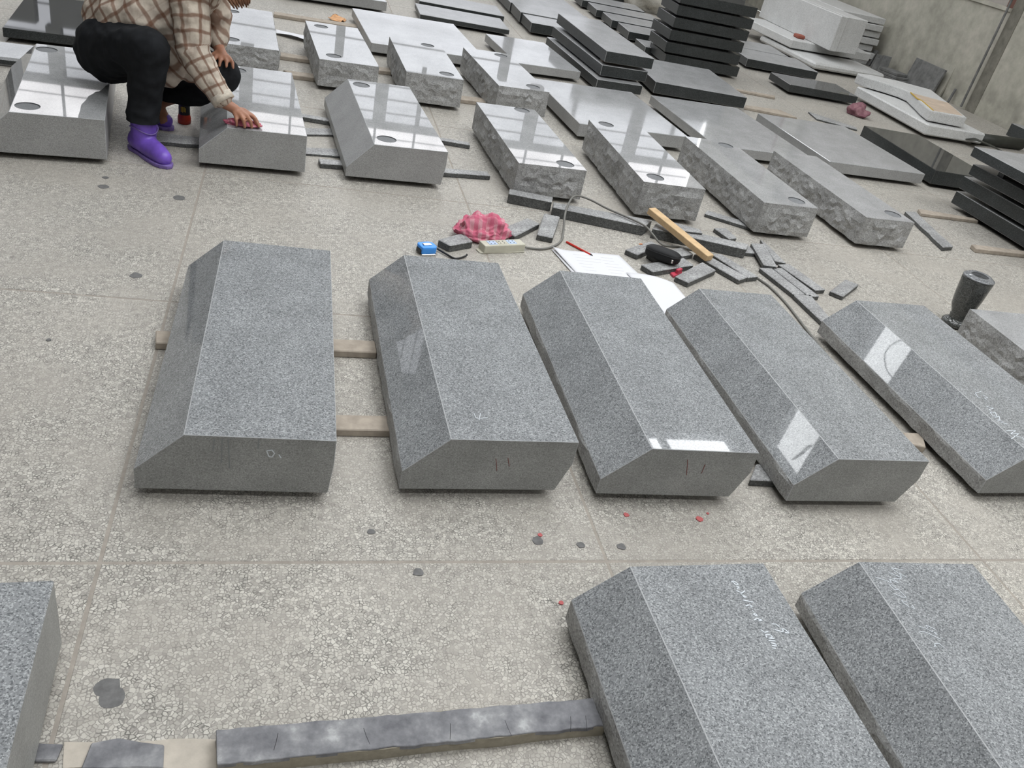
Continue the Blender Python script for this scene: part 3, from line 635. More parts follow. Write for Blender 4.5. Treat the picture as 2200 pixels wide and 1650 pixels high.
slab('d8', 'black_slab', 'long dusty black slab lying left of the right hand stack', 'slab', G6, [M['black'], M['black_side']])
G11 = 'right hand stack of black slabs'
for i, (k, n) in enumerate((('s3_1', 'lowest'), ('s3_2', 'second'), ('s3_3', 'third'), ('s3_4', 'topmost'))):
    q = ql(k); q[2] = (.027, .04, .05, -.006)[i]
    slab('', 'black_slab', n+' slab of the black stack at the right edge', 'slab', G11, bd, q)
    z0 = q[6]; zl = 0 if i == 0 else PREV
    if z0-zl > .003:
        for v in (.1, .75): tag(obj('spacer_block', box_bm(0, 0, 0, .45, .05, z0-zl), M['black_side'], None, False, (q[0]+.09, q[1]+v, zl), q[2]), 'dark stone spacer hidden between slabs of the right edge stack', 'spacer', 'spacers in the right edge stack')
    PREV = q[6]+q[5]
slab('', 'dark_slab', 'dark slab standing against the wall foot at the right edge', 'slab', None, bd, [6.93, 6.95, 0, .12, .3, .12, 0])
# spacers inside the three slab stack
for z, t, k in ((.095, .015, 's1b'), (.188, .023, 's1a')):
    q = D[k]
    for v in (.1, 1.0): tag(obj('spacer_block', box_bm(0, 0, 0, .3, .05, t), M['wood'], None, False, (q[0]+.02, q[1]+v, z), q[2]), 'thin wooden spacer hidden in the three slab stack', 'spacer', 'spacers in the three slab stack')
# ------------------------------------------------------------------ white stones at the wall
wt = [M['white'], M['white']]; G12 = 'white granite pieces at the wall'
slab('w3low', 'white_slab', 'lower of the two curved white slabs at the right', 'slab', G12, wt, ql('w3low', W=.62), .012)
out = [(5.42, 7.80), (5.45, 7.86), (5.63, 7.90), (5.90, 7.845), (6.2, 7.665), (5.99, 7.07), (5.80, 6.57), (5.44, 6.61), (5.5, 6.8), (5.585, 7.0), (5.68, 7.24), (5.72, 7.34), (5.70, 7.46), (5.62, 7.56), (5.5, 7.66), (5.43, 7.73)]
tag(obj('white_slab', bevel(prism_bm(out, .135, .225), .012, 2), M['white']), 'upper curved white slab with an S shaped edge, a yellow stain on top', 'slab', G12)
st = [(5.70, 7.30), (5.60, 7.05), (5.6, 6.97), (5.47, 6.62), (5.79, 6.62), (6.0, 7.12)]
bpy.data.objects[-1] if False else None
us = [o for o in C.objects if o.get('label', '').startswith('upper curved')][0]
obj('yellow_patch', prism_bm(st, .2245, .2256), plain('ochre_stain', (.52, .42, .33), .8, .2, .15, 8), us)
obj('patch_edge', tube_bm([(5.70, 7.30, .225), (5.60, 7.05, .2255), (5.6, 6.97, .2255), (5.47, 6.62, .2255)], .006), plain('ochre_edge', (.5, .33, .06), .8, .2), us)
slab('w2a', 'white_slab', 'low white slab with a sloping corner under the other white slabs', 'slab', G12, wt, ql('w2a', W=.95), .02)
slab('w2b', 'white_slab', 'white slab lying on the low one, carrying the upright white blocks', 'slab', G12, wt, ql('w2b', zb=.115), .008)
slab('', 'white_block', 'thinner upright white block, left one of the two standing on the white slab', 'block', G12, wt, [5.853, 9.12, .015, .095, 1.8, .37, .206], .006)
slab('', 'white_block', 'thicker upright white block, right one of the two standing on the white slab', 'block', G12, wt, [5.955, 9.15, .015, .27, 1.8, .37, .206], .006)
tag(obj('red_scrap', bevel(box_bm(0, 0, 0, .1, .12, .04), .01), plain('brick_red', (.3, .09, .06), .8)), 'brick red scrap in the shadow under the upright white blocks', 'scrap').location = (5.72, 9.32, .0)
bpy.data.objects['red_scrap'].location = (5.7, 9.6, .206)
z = 0
for i, n in enumerate(('lowest', 'second', 'third', 'fourth', 'fifth', 'sixth', 'topmost')):
    slab('', 'white_slab', n+' slab of the pale stack against the wall behind the upright white blocks', 'slab', 'pale stack against the wall', wt, [6.42+.02*math.sin(i*2.1), 10.0+.03*math.cos(i*3), .01*math.sin(i*5), .62, 1.5, .07, z], .006); z += .0805
    if i < 6: tag(obj('spacer_block', box_bm(0, 0, 0, .5, .06, .0105), M['wood'], None, False, (6.47, 10.3, z-.0105)), 'thin spacer hidden in the pale stack against the wall', 'spacer', 'spacers in the pale stack')
z = .05
tag(obj('grey_board', bevel(box_bm(0, -.28, 0, .03, .28, .3), .003), M['board'], None, False, (XR-.125, 8.94, 0)), 'grey weathered board leaning at the foot of the wall', 'board').rotation_euler = (0, .16, 0)
tag(obj('grey_board', bevel(box_bm(0, -.1, 0, .025, .1, .36), .003), M['wall'], None, False, (XR-.042, 8.72, 0)), 'tan board leaning behind the grey one at the wall', 'board').rotation_euler = (0, .12, 0)
tag(obj('stick', bevel(box_bm(0, 0, 0, .02, .025, .16), .003), M['board'], None, False, (XR-.06, 8.42, 0)), 'short dark stick standing at the wall near the pilaster', 'stick').rotation_euler = (0, .15, 0)
for i, (dx, dy, hh) in enumerate(((0, 0, .2), (.04, -.13, .17), (-.02, -.24, .14), (.03, -.36, .2))):
    tag(obj('stone_shard', bevel(prism_bm([(0, 0), (.05, .02), (.06, .12), (.01, .1)], 0, hh), .004), M['board'], None, False, (XR-.14+dx*.5, 9.95+dy, 0), .3*i), ('farthest', 'second farthest', 'third farthest', 'nearest')[i]+' of the upright grey shards in the clutter at the wall foot', 'shard', 'grey shards at the wall foot').rotation_euler[1] = .2
for i in range(3):
    tag(obj('stone_tile', bevel(box_bm(0, 0, 0, .2, .3, .03), .004), M['board'], None, False, (XR-.32+.02*i, 9.1+.03*i, .031*i), .1*i), ('bottom', 'middle', 'top')[i]+' tile of the little pile at the wall foot', 'tile', 'tiles at the wall foot')
# roll of rubber
tag(obj('rubber_roll', lathe_bm([(.03, 0), (.05, 0), (.052, .6), (.03, .6)], 20), M['rubber'], None, True), 'dark rubber roll lying by the wall behind the right stack', 'roll')
ro = bpy.data.objects['rubber_roll']; ro.location = (6.02, 6.62, .052); ro.rotation_euler = (0, PI/2, .12)
bm = bmesh.new(); pts = [(5.86, 6.64, .004), (5.84, 6.52, .05), (5.88, 6.42, .075), (6.0, 6.3, .06), (6.12, 6.18, .02), (6.2, 6.1, .004)]
for (a, b) in zip(pts, pts[1:]):
    q = [bm.verts.new(p) for p in (a, b, (b[0]+.04, b[1]+.08, b[2]), (a[0]+.04, a[1]+.08, a[2]))]; bm.faces.new(q)
bmesh.ops.remove_doubles(bm, verts=bm.verts, dist=.0005); r_ = bmesh.ops.extrude_face_region(bm, geom=list(bm.faces))
for v in [g for g in r_['geom'] if isinstance(g, bmesh.types.BMVert)]: v.co.z += .006
tag(obj('rubber_strip', bm, M['rubber']), 'curled dark rubber strip in front of the roll', 'strip')
tag(obj('white_sack', None or bmesh.new(), M['sack']), 'crumpled white woven sack at the top edge beside the tall black stack', 'sack')
sk = bpy.data.objects['white_sack']; bm = bmesh.new(); bmesh.ops.create_icosphere(bm, subdivisions=4, radius=1)
for v in bm.verts:
    p = v.co.copy(); k = 1+.3*noise.noise(p*1.8)+.14*noise.noise(p*5)+.06*abs(noise.noise(p*11))
    v.co = Vector((p.x*.34*k, p.y*.3*k, max(-.0, p.z*.22*k+.16)))
for f in bm.faces: f.smooth = True
bm.to_mesh(sk.data); bm.free(); sk.location = (4.42, 11.15, 0)
# ------------------------------------------------------------------ offcuts, battens and small things on the floor
def plank(key, name, label, cat, mat, group=None, bev=.003, topmat=None, rough=0):
    k = K[key]; pts = k[2]; zb, h = k[0], k[1]
    cx, cy = sum(p[0] for p in pts)/len(pts), sum(p[1] for p in pts)/len(pts)
    loc = [(p[0]-cx, p[1]-cy) for p in pts]
    if rough:   # ragged long edges
        q = []
        for a, b in zip(loc, loc[1:]+loc[:1]):
            n = max(1, int(math.dist(a, b)/.035)); d = math.dist(a, b) or 1; nx, ny = (b[1]-a[1])/d, -(b[0]-a[0])/d
            for i in range(n):
                t = i/n; e = 0 if i == 0 else rough*noise.noise(Vector((cx*3+a[0]*9+t*d*13, cy*5+a[1]*9, 1.7)))
                q.append((a[0]+(b[0]-a[0])*t+nx*e, a[1]+(b[1]-a[1])*t+ny*e))
        loc = q
    bm = prism_bm(loc, 0, h)
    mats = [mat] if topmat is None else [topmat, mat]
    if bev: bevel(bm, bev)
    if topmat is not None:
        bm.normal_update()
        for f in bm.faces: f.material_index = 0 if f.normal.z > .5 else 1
    return tag(obj(name, bm, mats, None, False, (cx, cy, zb)), label, cat, group)
K['k34'][2][:] = [[-.66, 3.985], [-.37, 4.03], [-.375, 4.125], [-.66, 4.11]]
K['k17'][2][:] = [[p[0]-.022, p[1]-.012] for p in K['k17'][2]]
K['k32'][2][:] = [[p[0], p[1]-.07] for p in K['k32'][2]]
K['yel'][2][2:] = [[1.742, 3.682], [1.70, 3.634]]
GO = 'dark stone offcuts'; ms, mt = M['slate'], M['slate_top']
for k, lab in (('k1', 'dark stone bar under the near end of the leftmost of the four rock faced blocks'),
               ('k2', 'long dark stone bar in the middle, the grey cable looping over it'),
               ('k3', 'long dark stone bar crossed by the yellow wood batten'),
               ('k4', 'thin grey stone sliver lying on the long dark bar by the yellow batten'),
               ('k5', 'dark stone bar reaching from under the third rock faced block'),
               ('k6', 'small dark offcut behind the bar crossed by the yellow batten'),
               ('k7', 'small grey offcut at the right end of the long dark bars'),
               ('k9', 'grey offcut lying under the slanting offcut right of the long bars'),
               ('k8', 'slanting grey offcut lying over another, right of the long bars'),
               ('k10', 'left of three parallel grey offcut strips'),
               ('k11', 'middle of three parallel grey offcut strips'),
               ('k12', 'right of three parallel grey offcut strips'),
               ('k13', 'single grey offcut lying apart to the right of the parallel strips'),
               ('k14', 'dark offcut strip running under the corner of the rightmost middle row base'),
               ('k15', 'grey offcut strip just right of the lower end of the yellow batten'),
               ('k16', 'grey offcut strip between the yellow batten and the crosswise offcut'),
               ('k17', 'wide crosswise grey offcut beside the pink peg'),
               ('k18', 'wide grey offcut left of the pink peg, below the black case'),
               ('k19', 'grey offcut left of the black case with a yellow scrap behind'),
               ('k20', 'dark offcut partly under the black case'),
               ('k21', 'grey offcut right of the black case'),
               ('k22', 'dark stone block right of the blue tape measure'),
               ('k23', 'grey offcut right of the pink towel'),
               ('k24', 'grey offcut inside the loop of the grey cable'),
               ('k25', 'dark stone bar sticking out between the third and fourth middle row bases'),
               ('k30', 'long thin dark strip under the far part of the polished base'),
               ('k31', 'long thin dark strip under the near part of the polished base'),
               ('k35', 'thin broken dark strip left of the mauve rag'),
               ('k40', 'lone dark bar to the right of the four rock faced blocks')):
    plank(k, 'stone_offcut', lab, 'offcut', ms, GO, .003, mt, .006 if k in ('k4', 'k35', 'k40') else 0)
for k, lab in (('k32', 'thin ragged grey stone strip between the two polished bases, farther one'), ('k33', 'thin ragged grey stone strip between the two polished bases, nearer one'), ('k34', 'ragged pale stone plate on the floor behind the purple boot')):
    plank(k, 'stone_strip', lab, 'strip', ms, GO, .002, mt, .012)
GW = 'weathered wood battens'
for k, lab in (('wood1', 'weathered wood batten under the far part of the two left bases'), ('wood2', 'weathered wood batten under the near part of the two left bases'),
               ('wood3', 'short weathered wood end between the fourth and fifth middle row bases'), ('bat1', 'weathered wood batten behind the orange leaf'),
               ('bat2', 'weathered wood batten right of the block behind the worker'), ('bat3', 'weathered wood batten under the back row block left of the polished base'),
               ('bat4', 'weathered wood batten between the second and third back row blocks'), ('bat5', 'weathered wood batten between the third and fourth back row blocks'),
               ('bat6', 'thin wood batten on the floor left of the lone small black slab'), ('bat7', 'thin wood batten behind the pale slab, right of the wide black slab'),
               ('bat8', 'thin pale wood batten beside the right hand black stack, farther one'), ('bat9', 'pale wood batten at the right edge below the black stack')):
    plank(k, 'wood_batten', lab, 'batten', M['wood'], GW, .003)
# long strip in the foreground
s_ = plank('strip', 'stone_strip', 'long dark stone strip with a beige edge lying in the foreground', 'strip', M['concrete_strip'], None, 0, None, .003)
k = K['strip']; 
pp = [(a-.365 if False else a, b) for a, b in k[2]]
cx, cy = sum(p[0] for p in pp)/4, sum(p[1] for p in pp)/4
q = []
for a, b in zip(pp, pp[1:]+pp[:1]):
    n = max(1, int(math.dist(a, b)/.02))
    for i in range(n): t = i/n; q.append((a[0]+(b[0]-a[0])*t-cx, b[1]*t+a[1]*(1-t)-cy+(.004*noise.noise(Vector((a[0]+t*37, b[1]*9, 1))) if n > 4 and i else 0)))
slt = NT('chalky_slate'); n_ = slt.noise(slt.obj(), 16, 5, .65); c_ = slt.ramp(n_, [(.3, (.11, .11, .12)), (.5, (.2, .2, .21)), (.62, (.28, .28, .285)), (.75, (.5, .5, .5))]); slt.bump(n_, .4, .004); slt = slt.out(c_, .75, .2)
obj('slate_layer', bevel(prism_bm(q, .022, .0335), .0012), slt, s_)
for u, k in ((-.27, .004), (-.1, -.006), (.05, .003), (.17, -.004), (.29, .006), (.325, .004)):
    obj('crack', tube_bm([(u, -.028, .0334), (u+k, -.01, .0335), (u+k*1.6, .006, .0335)], .0005, 5), M['blackp'], s_)
plank('patch2', 'mortar_patch', 'pale mortar smear on the floor left of the long stone strip', 'mortar', M['mortar'], None, 0, None, .006)
plank('patch1', 'slate_piece', 'dark broken slate piece stuck in the mortar left of the long strip', 'slate', slt, None, .002, None, .005)
plank('patch3', 'slate_piece', 'small dark slate piece beside the corner block', 'slate', slt, None, .002, None, .004)
# yellow batten resting on the long bar and an offcut
yb = K['yel'][2]; bm = bmesh.new()
a = Vector((yb[0][0]*.5+yb[1][0]*.5, yb[0][1]*.5+yb[1][1]*.5, 0)); b = Vector((yb[2][0]*.5+yb[3][0]*.5, yb[2][1]*.5+yb[3][1]*.5, 0)); L_ = (b-a).length
yo = obj('yellow_batten', bevel(box_bm(0, -.024, 0, L_, .024, .03), .002), M['yellow_wood'], None, False); tag(yo, 'fresh yellow wood batten lying across the dark bars', 'batten')
yo.location = (a.x, a.y, .026); yo.rotation_euler = (0, -math.asin(.062/L_), math.atan2(b.y-a.y, b.x-a.x))
# black soft case
cs = bmesh.new(); bmesh.ops.create_icosphere(cs, subdivisions=4, radius=1)
for v in cs.verts:
    p = v.co
    for i, (ax, e) in enumerate(((.082, .55), (.036, .75), (.03, .7))): p[i] = math.copysign(abs(p[i])**e, p[i])*ax
co_ = obj('glasses_case', cs, M['case'], None, True, (1.652, 3.243, .056), -.62); tag(co_, 'black zipped soft case lying on the offcuts', 'case')
obj('zip', tube_bm([(.083*math.copysign(abs(math.cos(t))**.6, math.cos(t)), .037*math.copysign(abs(math.sin(t))**.75, math.sin(t)), .012) for t in [2*PI*i/40 for i in range(41)]], .0018, 6), M['blackp'], co_)
obj('zip_pull', bevel(box_bm(.05, -.039, -.012, .058, -.034, .004), .001), M['chrome'], co_)
# papers
def sheet(name, pts, label, zf, n=14):
    bm = bmesh.new(); a, b, c, d = [Vector((*p, 0)) for p in pts]; g = []
    for i in range(n+1):
        row = []
        for j in range(n+1):
            u, v = i/n, j/n; p = (a*(1-u)+b*u)*(1-v)+(d*(1-u)+c*u)*v; p.z = zf(u, v); row.append(bm.verts.new(p))
        g.append(row)
    for i in range(n):
        for j in range(n): bm.faces.new((g[i][j], g[i+1][j], g[i+1][j+1], g[i][j+1]))
    r = bmesh.ops.extrude_face_region(bm, geom=list(bm.faces))
    for v in [x for x in r['geom'] if isinstance(x, bmesh.types.BMVert)]: v.co.z += .0006
    return tag(obj(name, bm, M['paper'], None, True), label, 'paper', 'white papers beside the offcuts')
P1 = [(1.2, 2.985), (1.53, 2.98), (1.469, 3.303), (1.147, 3.292)]
sheet('paper_sheet', P1, 'under sheet of the white papers, its corner showing at the left', lambda u, v: .0012+.004*max(0, .15-u)*6)
P1b = [(1.22, 2.985), (1.535, 2.99), (1.472, 3.303), (1.152, 3.296)]
ps = sheet('paper_sheet', P1b, 'printed white paper with faint lines behind the third middle row base', lambda u, v: .004+.012*max(0, .18-u)*5*v)
bm = bmesh.new()
for i in range(7):
    v = 3.26-.03*i; box_bm(1.24, v, .0046, 1.30+.1*random.random(), v+.0016, .0051, bm); box_bm(1.37, v-.004, .0046, 1.42+.05*random.random(), v-.0024, .0051, bm)
tag(obj('faint_print', bm, M['print'], ps), kind='stuff')
P2 = [(1.49, 2.78), (1.66, 2.9), (1.63, 3.085), (1.46, 3.11)]
sheet('paper_sheet', [(1.5, 2.76), (1.66, 2.93), (1.648, 3.06), (1.445, 3.115)], 'creased white paper between the third and fourth middle row bases', lambda u, v: .004+.016*abs(math.sin(u*2.6+.3))*v)
# pencil, pink peg, yellow scrap
pc = obj('red_pencil', tube_bm([(1.243, 3.388, .0052), (1.326, 3.274, .0052)], .005, 6), M['red']); tag(pc, 'red pencil lying behind the white papers', 'pencil')
obj('pencil_tip', tube_bm([(1.326, 3.274, .0052), (1.335, 3.263, .0046)], lambda t: .005*(1-t)+.0008, 6), M['blackp'], pc)
pg = tag(obj('pink_peg', bevel(prism_bm([(0, 0), (.075, .012), (.078, .03), (.01, .03)], 0, .012), .002), M['pinkp'], None, False, (1.675, 3.125, 0), .5), 'pink plastic wedge between two grey offcuts', 'peg')
obj('peg_fin', bevel(prism_bm([(.03, .006), (.07, .012), (.066, .026), (.032, .022)], .0115, .03), .002), M['pinkp'], pg)
tag(obj('yellow_scrap', bevel(box_bm(0, 0, 0, .02, .007, .003), .001), M['orange_b'], None, False, (1.598, 3.395, .026), .3), 'tiny orange scrap behind the offcut left of the black case', 'scrap')
# tape measure
tm = obj('tape_measure', bevel(prism_bm([(-.034, -.026), (.024, -.032), (.036, -.018), (.036, .02), (.02, .032), (-.028, .032), (-.036, .02)], .006, .036), .006, 2), M['blue'], None, False, (.572, 3.138, 0), .35)
tag(tm, 'blue tape measure on the floor behind the second middle row base', 'tape measure')
obj('case_base', bevel(prism_bm([(-.035, -.028), (.026, -.034), (.038, -.018), (.037, .02), (.02, .033), (-.028, .033), (-.037, .02)], 0, .008), .002), M['chrome'], tm)
obj('belt_clip', bevel(box_bm(-.02, -.009, .0355, .016, .009, .0405), .0015), M['chrome'], tm)
obj('black_grip', bevel(box_bm(-.039, -.02, .004, -.03, .018, .024), .002), M['blackp'], tm)
tag(obj('wrist_strap', tube_bm(spline([(.62, 3.165, .01), (.652, 3.128, .008), (.682, 3.1, .005), (.708, 3.108, .005), (.735, 3.128, .008), (.74, 3.135, .012)]), .0042, 6), M['blackp']), 'short black strap trailing from the tape measure', 'strap')
# power strip
pw = K['power'][2]; ang = math.atan2(pw[1][1]-pw[0][1], pw[1][0]-pw[0][0]); px_, py_ = sum(p[0] for p in pw)/4, sum(p[1] for p in pw)/4
po = obj('power_strip', bevel(box_bm(-.1, -.028, .002, .1, .028, .038), .005, 2), M['ivory'], None, False, (px_+.004, py_-.01, 0), ang); tag(po, 'ivory power strip with three sockets in front of the pink towel', 'power strip')
obj('foot_flange', bevel(prism_bm([(-.115, -.016), (-.1, -.026), (.1, -.03), (.1, .03), (-.1, .026), (-.115, .016)], 0, .006), .0015), M['ivory'], po)
for u, m in ((-.052, 'socket'), (-.006, 'ivory'), (.042, 'socket')):
    so = obj('socket', bevel(box_bm(u-.02, -.018, .0375, u+.02, .018, .0392), .0015), M[m], po)
    bm = bmesh.new()
    for a, b in ((-.009, .008), (.009, .008), (-.009, -.008), (.009, -.008)): box_bm(u+a-.0025, b-.003, .0385, u+a+.0025, b+.003, .0396, bm)
    tag(obj('socket_hole', bm, M['blackp'], so), kind='stuff')
cab = spline([(px_+.1, py_+.02, .014), (1.06, 3.275, .006), (1.115, 3.286, .006), (1.175, 3.332, .006), (1.222, 3.4, .006), (1.25, 3.48, .012), (1.262, 3.545, .055), (1.3, 3.652, .07), (1.35, 3.748, .085), (1.4, 3.79, .08), (1.46, 3.78, .07), (1.53, 3.71, .062), (1.612, 3.63, .06), (1.672, 3.555, .058), (1.70, 3.5, .04), (1.75, 3.47, .008), (1.85, 3.466, .006), (1.95, 3.43, .006), (2.03, 3.408, .006), (2.085, 3.32, .006), (2.138, 3.185, .006), (2.158, 3.104, .006), (2.16, 2.95, .006), (2.135, 2.7, .006), (2.1, 2.3, .006), (2.08, 2.06, .006)], 8)
tag(obj('power_cable', tube_bm(cab, .0052, 8), M['cable'], None, True), 'grey cable looping from the power strip over the dark bars', 'cable')
# crumpled cloths
def crumple(name, c, ext, label, mat, seed, sub=5, flat=.012, cat='cloth', group=None):
    bm = bmesh.new(); bmesh.ops.create_icosphere(bm, subdivisions=sub, radius=1)
    for v in bm.verts:
        p = v.co.copy(); s = Vector((seed, seed*2, 0))
        k = 1+.45*noise.noise(p*1.3+s)+.34*(.35-abs(noise.noise(p*2.1+s)))+.16*(.3-abs(noise.noise(p*4.2+s)))
        v.co = Vector((p.x*ext[0]*k, p.y*ext[1]*k, max(0.0, (p.z*.6+.38)*ext[2]*k*(1.1+.5*noise.noise(p*2+s)))))
    return tag(obj(name, bm, mat, None, True, c), label, cat, group)
t1 = crumple('pink_towel', (.835, 3.345, .0), (.112, .066, .082), 'crumpled pink checked towel behind the power strip', M['rag'], 3.3)
crumple('mauve_rag', (5.02, 7.02, 0), (.085, .11, .075), 'mauve rag on the floor near the lone small black slab', M['rag_dull'], 8.1, 4)
crumple('wiping_cloth', (-.185, 3.855, .192), (.07, .035, .02), 'pink wiping cloth under the hand of the worker', M['rag'], 5.2, 4)
# leaf-like scrap, white sheet
lf = [(.263, 7.291), (.31, 7.25), (.36, 7.24), (.411, 7.36), (.37, 7.43), (.319, 7.433)]
bm = prism_bm(lf, .012, .015); bmesh.ops.subdivide_edges(bm, edges=bm.edges, cuts=2, use_grid_fill=True)
for v in bm.verts: v.co.z += .03*noise.noise(Vector((v.co.x*14, v.co.y*14, 0)))*.8
tag(obj('dry_leaf', bm, M['leaf']), 'crumpled orange leaf on the pale floor at the top', 'leaf')
sheet('white_sheet', [(-.116, 6.5), (.12, 6.39), (.12, 6.56), (-.12, 6.62)], 'white folded sheet on the floor between two back row blocks', lambda u, v: .012+.03*math.sin(u*3)*(1-v)*.5)
# vases
def vase(loc, label, mark=True):
    o = bpy.data.objects.new('stone_vase', None); C.objects.link(o); o.location = loc; tag(o, label, 'vase', 'grey granite flower vases')
    prof = [(.052, 0), (.06, .006), (.06, .02), (.05, .028), (.04, .034), (.037, .046), (.04, .052), (.036, .058), (.044, .075), (.055, .1), (.062, .15), (.066, .2), (.069, .236), (.067, .243)]
    obj('body', lathe_bm(prof, 48), M['vase'], o, True)
    obj('rim', lathe_bm([(.0672, .2415), (.0695, .2425), (.069, .2465), (.064, .249), (.052, .257), (.04, .2575), (.037, .2555)], 48, cap=False), M['vase_rim'], o, True)
    obj('hole_cup', lathe_bm([(.0375, .2562), (.037, .22), (.001, .218)], 32, cap=False), M['honed'], o, True)
    if mark:
        pts = []
        for i in range(25):
            t = 2*PI*i/24; a = -2.72+.36*math.cos(t); zz = .185+.026*math.sin(t); rr = .0647+(zz-.185)*.07+.0005; pts.append((rr*math.cos(a), rr*math.sin(a), zz))
        obj('chalk_ring', tube_bm(pts, .0005, 5), M['chalk_faint'], o)
    return o
M['vase'] = granite('vase_granite', (.035, .037, .035), (.075, .078, .073), (.14, .14, .135), .12, 260)
M['vase_rim'] = granite('vase_rim_granite', (.1, .105, .11), (.18, .185, .19), (.28, .285, .29), .08, 260)
vase((3.03, 2.915, 0), 'grey granite vase standing on the floor behind the rightmost middle row base')
vase((3.165, 2.30, .155), 'dark granite vase cut off by the right edge, standing on the rock faced block', False)
# bottle behind the worker
bo = bpy.data.objects.new('glue_bottle', None); C.objects.link(bo); bo.location = (-.485, 4.36, 0); tag(bo, 'red and black bottle with a yellow band, behind the leg of the worker', 'bottle')
obj('bottle_body', lathe_bm([(.028, 0), (.031, .004), (.031, .03), (.026, .045), (.025, .1), (.028, .14), (.02, .155), (.012, .165), (.012, .18)], 24), M['red_b'], bo, True)
obj('label_band', lathe_bm([(.0268, .045), (.0262, .06), (.0262, .1), (.0282, .135)], 24, cap=False), M['blackp'], bo, True)
bm = bmesh.new(); 
for a, z0, z1 in ((-2.0, .06, .085), (-1.75, .058, .085), (-1.5, .062, .085), (-1.3, .06, .08)): box_bm(.0264*math.cos(a)-.002, .0264*math.sin(a)-.001, z0, .0264*math.cos(a)+.002, .0264*math.sin(a)+.001, z1, bm)
tag(obj('yellow_lettering', bm, M['yellow_b'], bo), kind='stuff')
obj('orange_spot', lathe_bm([(.0288, .108), (.0288, .122)], 24, cap=False), M['orange_b'], bo, True)
obj('bottle_cap', lathe_bm([(.014, .178), (.014, .2), (.006, .215)], 16), M['blackp'], bo, True)
# ------------------------------------------------------------------ the worker
def blob_mesh(name, chains, voxel, smooth=4, extra=(), mats=None, disp=None):
    """union of tapered limbs as one continuous surface: sphere sweep, voxel remesh, smooth"""
    bm = bmesh.new()
    for ch in chains:
        for (p, r), (q, s) in zip(ch, ch[1:]):
            p, q = Vector(p), Vector(q); n = max(2, int((q-p).length/(min(r, s)*.35))+1)
            for k in range(n+1):
                t = k/n; bmesh.ops.create_icosphere(bm, subdivisions=2, radius=r+(s-r)*t, matrix=Matrix.Translation(p.lerp(q, t)))
    for p, sx, sy, sz, rot in extra:
        bmesh.ops.create_icosphere(bm, subdivisions=3, radius=1, matrix=Matrix.Translation(Vector(p)) @ rot @ Matrix.Diagonal((sx, sy, sz, 1)))
    me = bpy.data.meshes.new(name); bm.to_mesh(me); bm.free()
    o = bpy.data.objects.new(name, me); C.objects.link(o)
    m = o.modifiers.new('r', 'REMESH'); m.mode = 'VOXEL'; m.voxel_size = voxel
    m = o.modifiers.new('s', 'SMOOTH'); m.iterations = smooth; m.factor = .5
    dg = bpy.context.evaluated_depsgraph_get(); dg.update()
    me2 = bpy.data.meshes.new_from_object(o.evaluated_get(dg)); bpy.data.objects.remove(o); me2.name = name
    if disp:
        me2.update()
        nn = [v.normal.copy() for v in me2.vertices]
        for v, n in zip(me2.vertices, nn): v.co += n*disp(v.co)
    me2.polygons.foreach_set('use_smooth', [True]*len(me2.polygons))
    return me2
I4 = Matrix.Identity(4)
J = dict(pel=(-.72, 4.22, .40), rh=(-.75, 4.13, .37), lh=(-.74, 4.30, .36), rk=(-.565, 3.875, .45), ra=(-.595, 3.875, .1), lk=(-.30, 4.17, .31), la=(-.61, 4.30, .1),
         ch=(-.47, 4.16, .66), rs=(-.425, 4.02, .69), re=(-.40, 3.93, .46), wr=(-.262, 3.858, .275), ls=(-.40, 4.24, .66), le=(-.335, 4.30, .5), lw=(-.318, 4.21, .415), nk=(-.39, 4.09, .71), hd=(-.325, 4.035, .775))
F_ = Vector((.58, -.81, 0)).normalized()
# fingers of the right hand: base, middle, tip (little finger first)
dy = .022
fing = [[(-.217, 3.803+dy, .238), (-.212, 3.778+dy, .228), (-.209, 3.772+dy, .206)],
        [(-.194, 3.797+dy, .243), (-.183, 3.766+dy, .236), (-.176, 3.765+dy, .206)],
        [(-.170, 3.803+dy, .243), (-.155, 3.772+dy, .236), (-.147, 3.772+dy, .206)],
        [(-.150, 3.828+dy, .24), (-.135, 3.81+dy, .234), (-.132, 3.815+dy, .21)]]
thumb = [(-.188, 3.872+dy, .245), (-.15, 3.845+dy, .235), (-.128, 3.808+dy, .222), (-.117, 3.795+dy, .207)]
fr_ = [.0075, .0085, .009, .0088]
hand = [[(J['wr'], .025), ((-.222, 3.832+dy, .258), .022)]]
for f, r in zip(fing, fr_):
    hand.append([((-.225+.3*(f[0][0]+.2), 3.835+dy, .256), .013), (f[0], r*1.25), (f[1], r*1.08), (f[2], r*.85)])
hand.append([((-.222, 3.85+dy, .25), .015), (thumb[0], .0125), (thumb[1], .0105), (thumb[2], .0098), (thumb[3], .0075)])
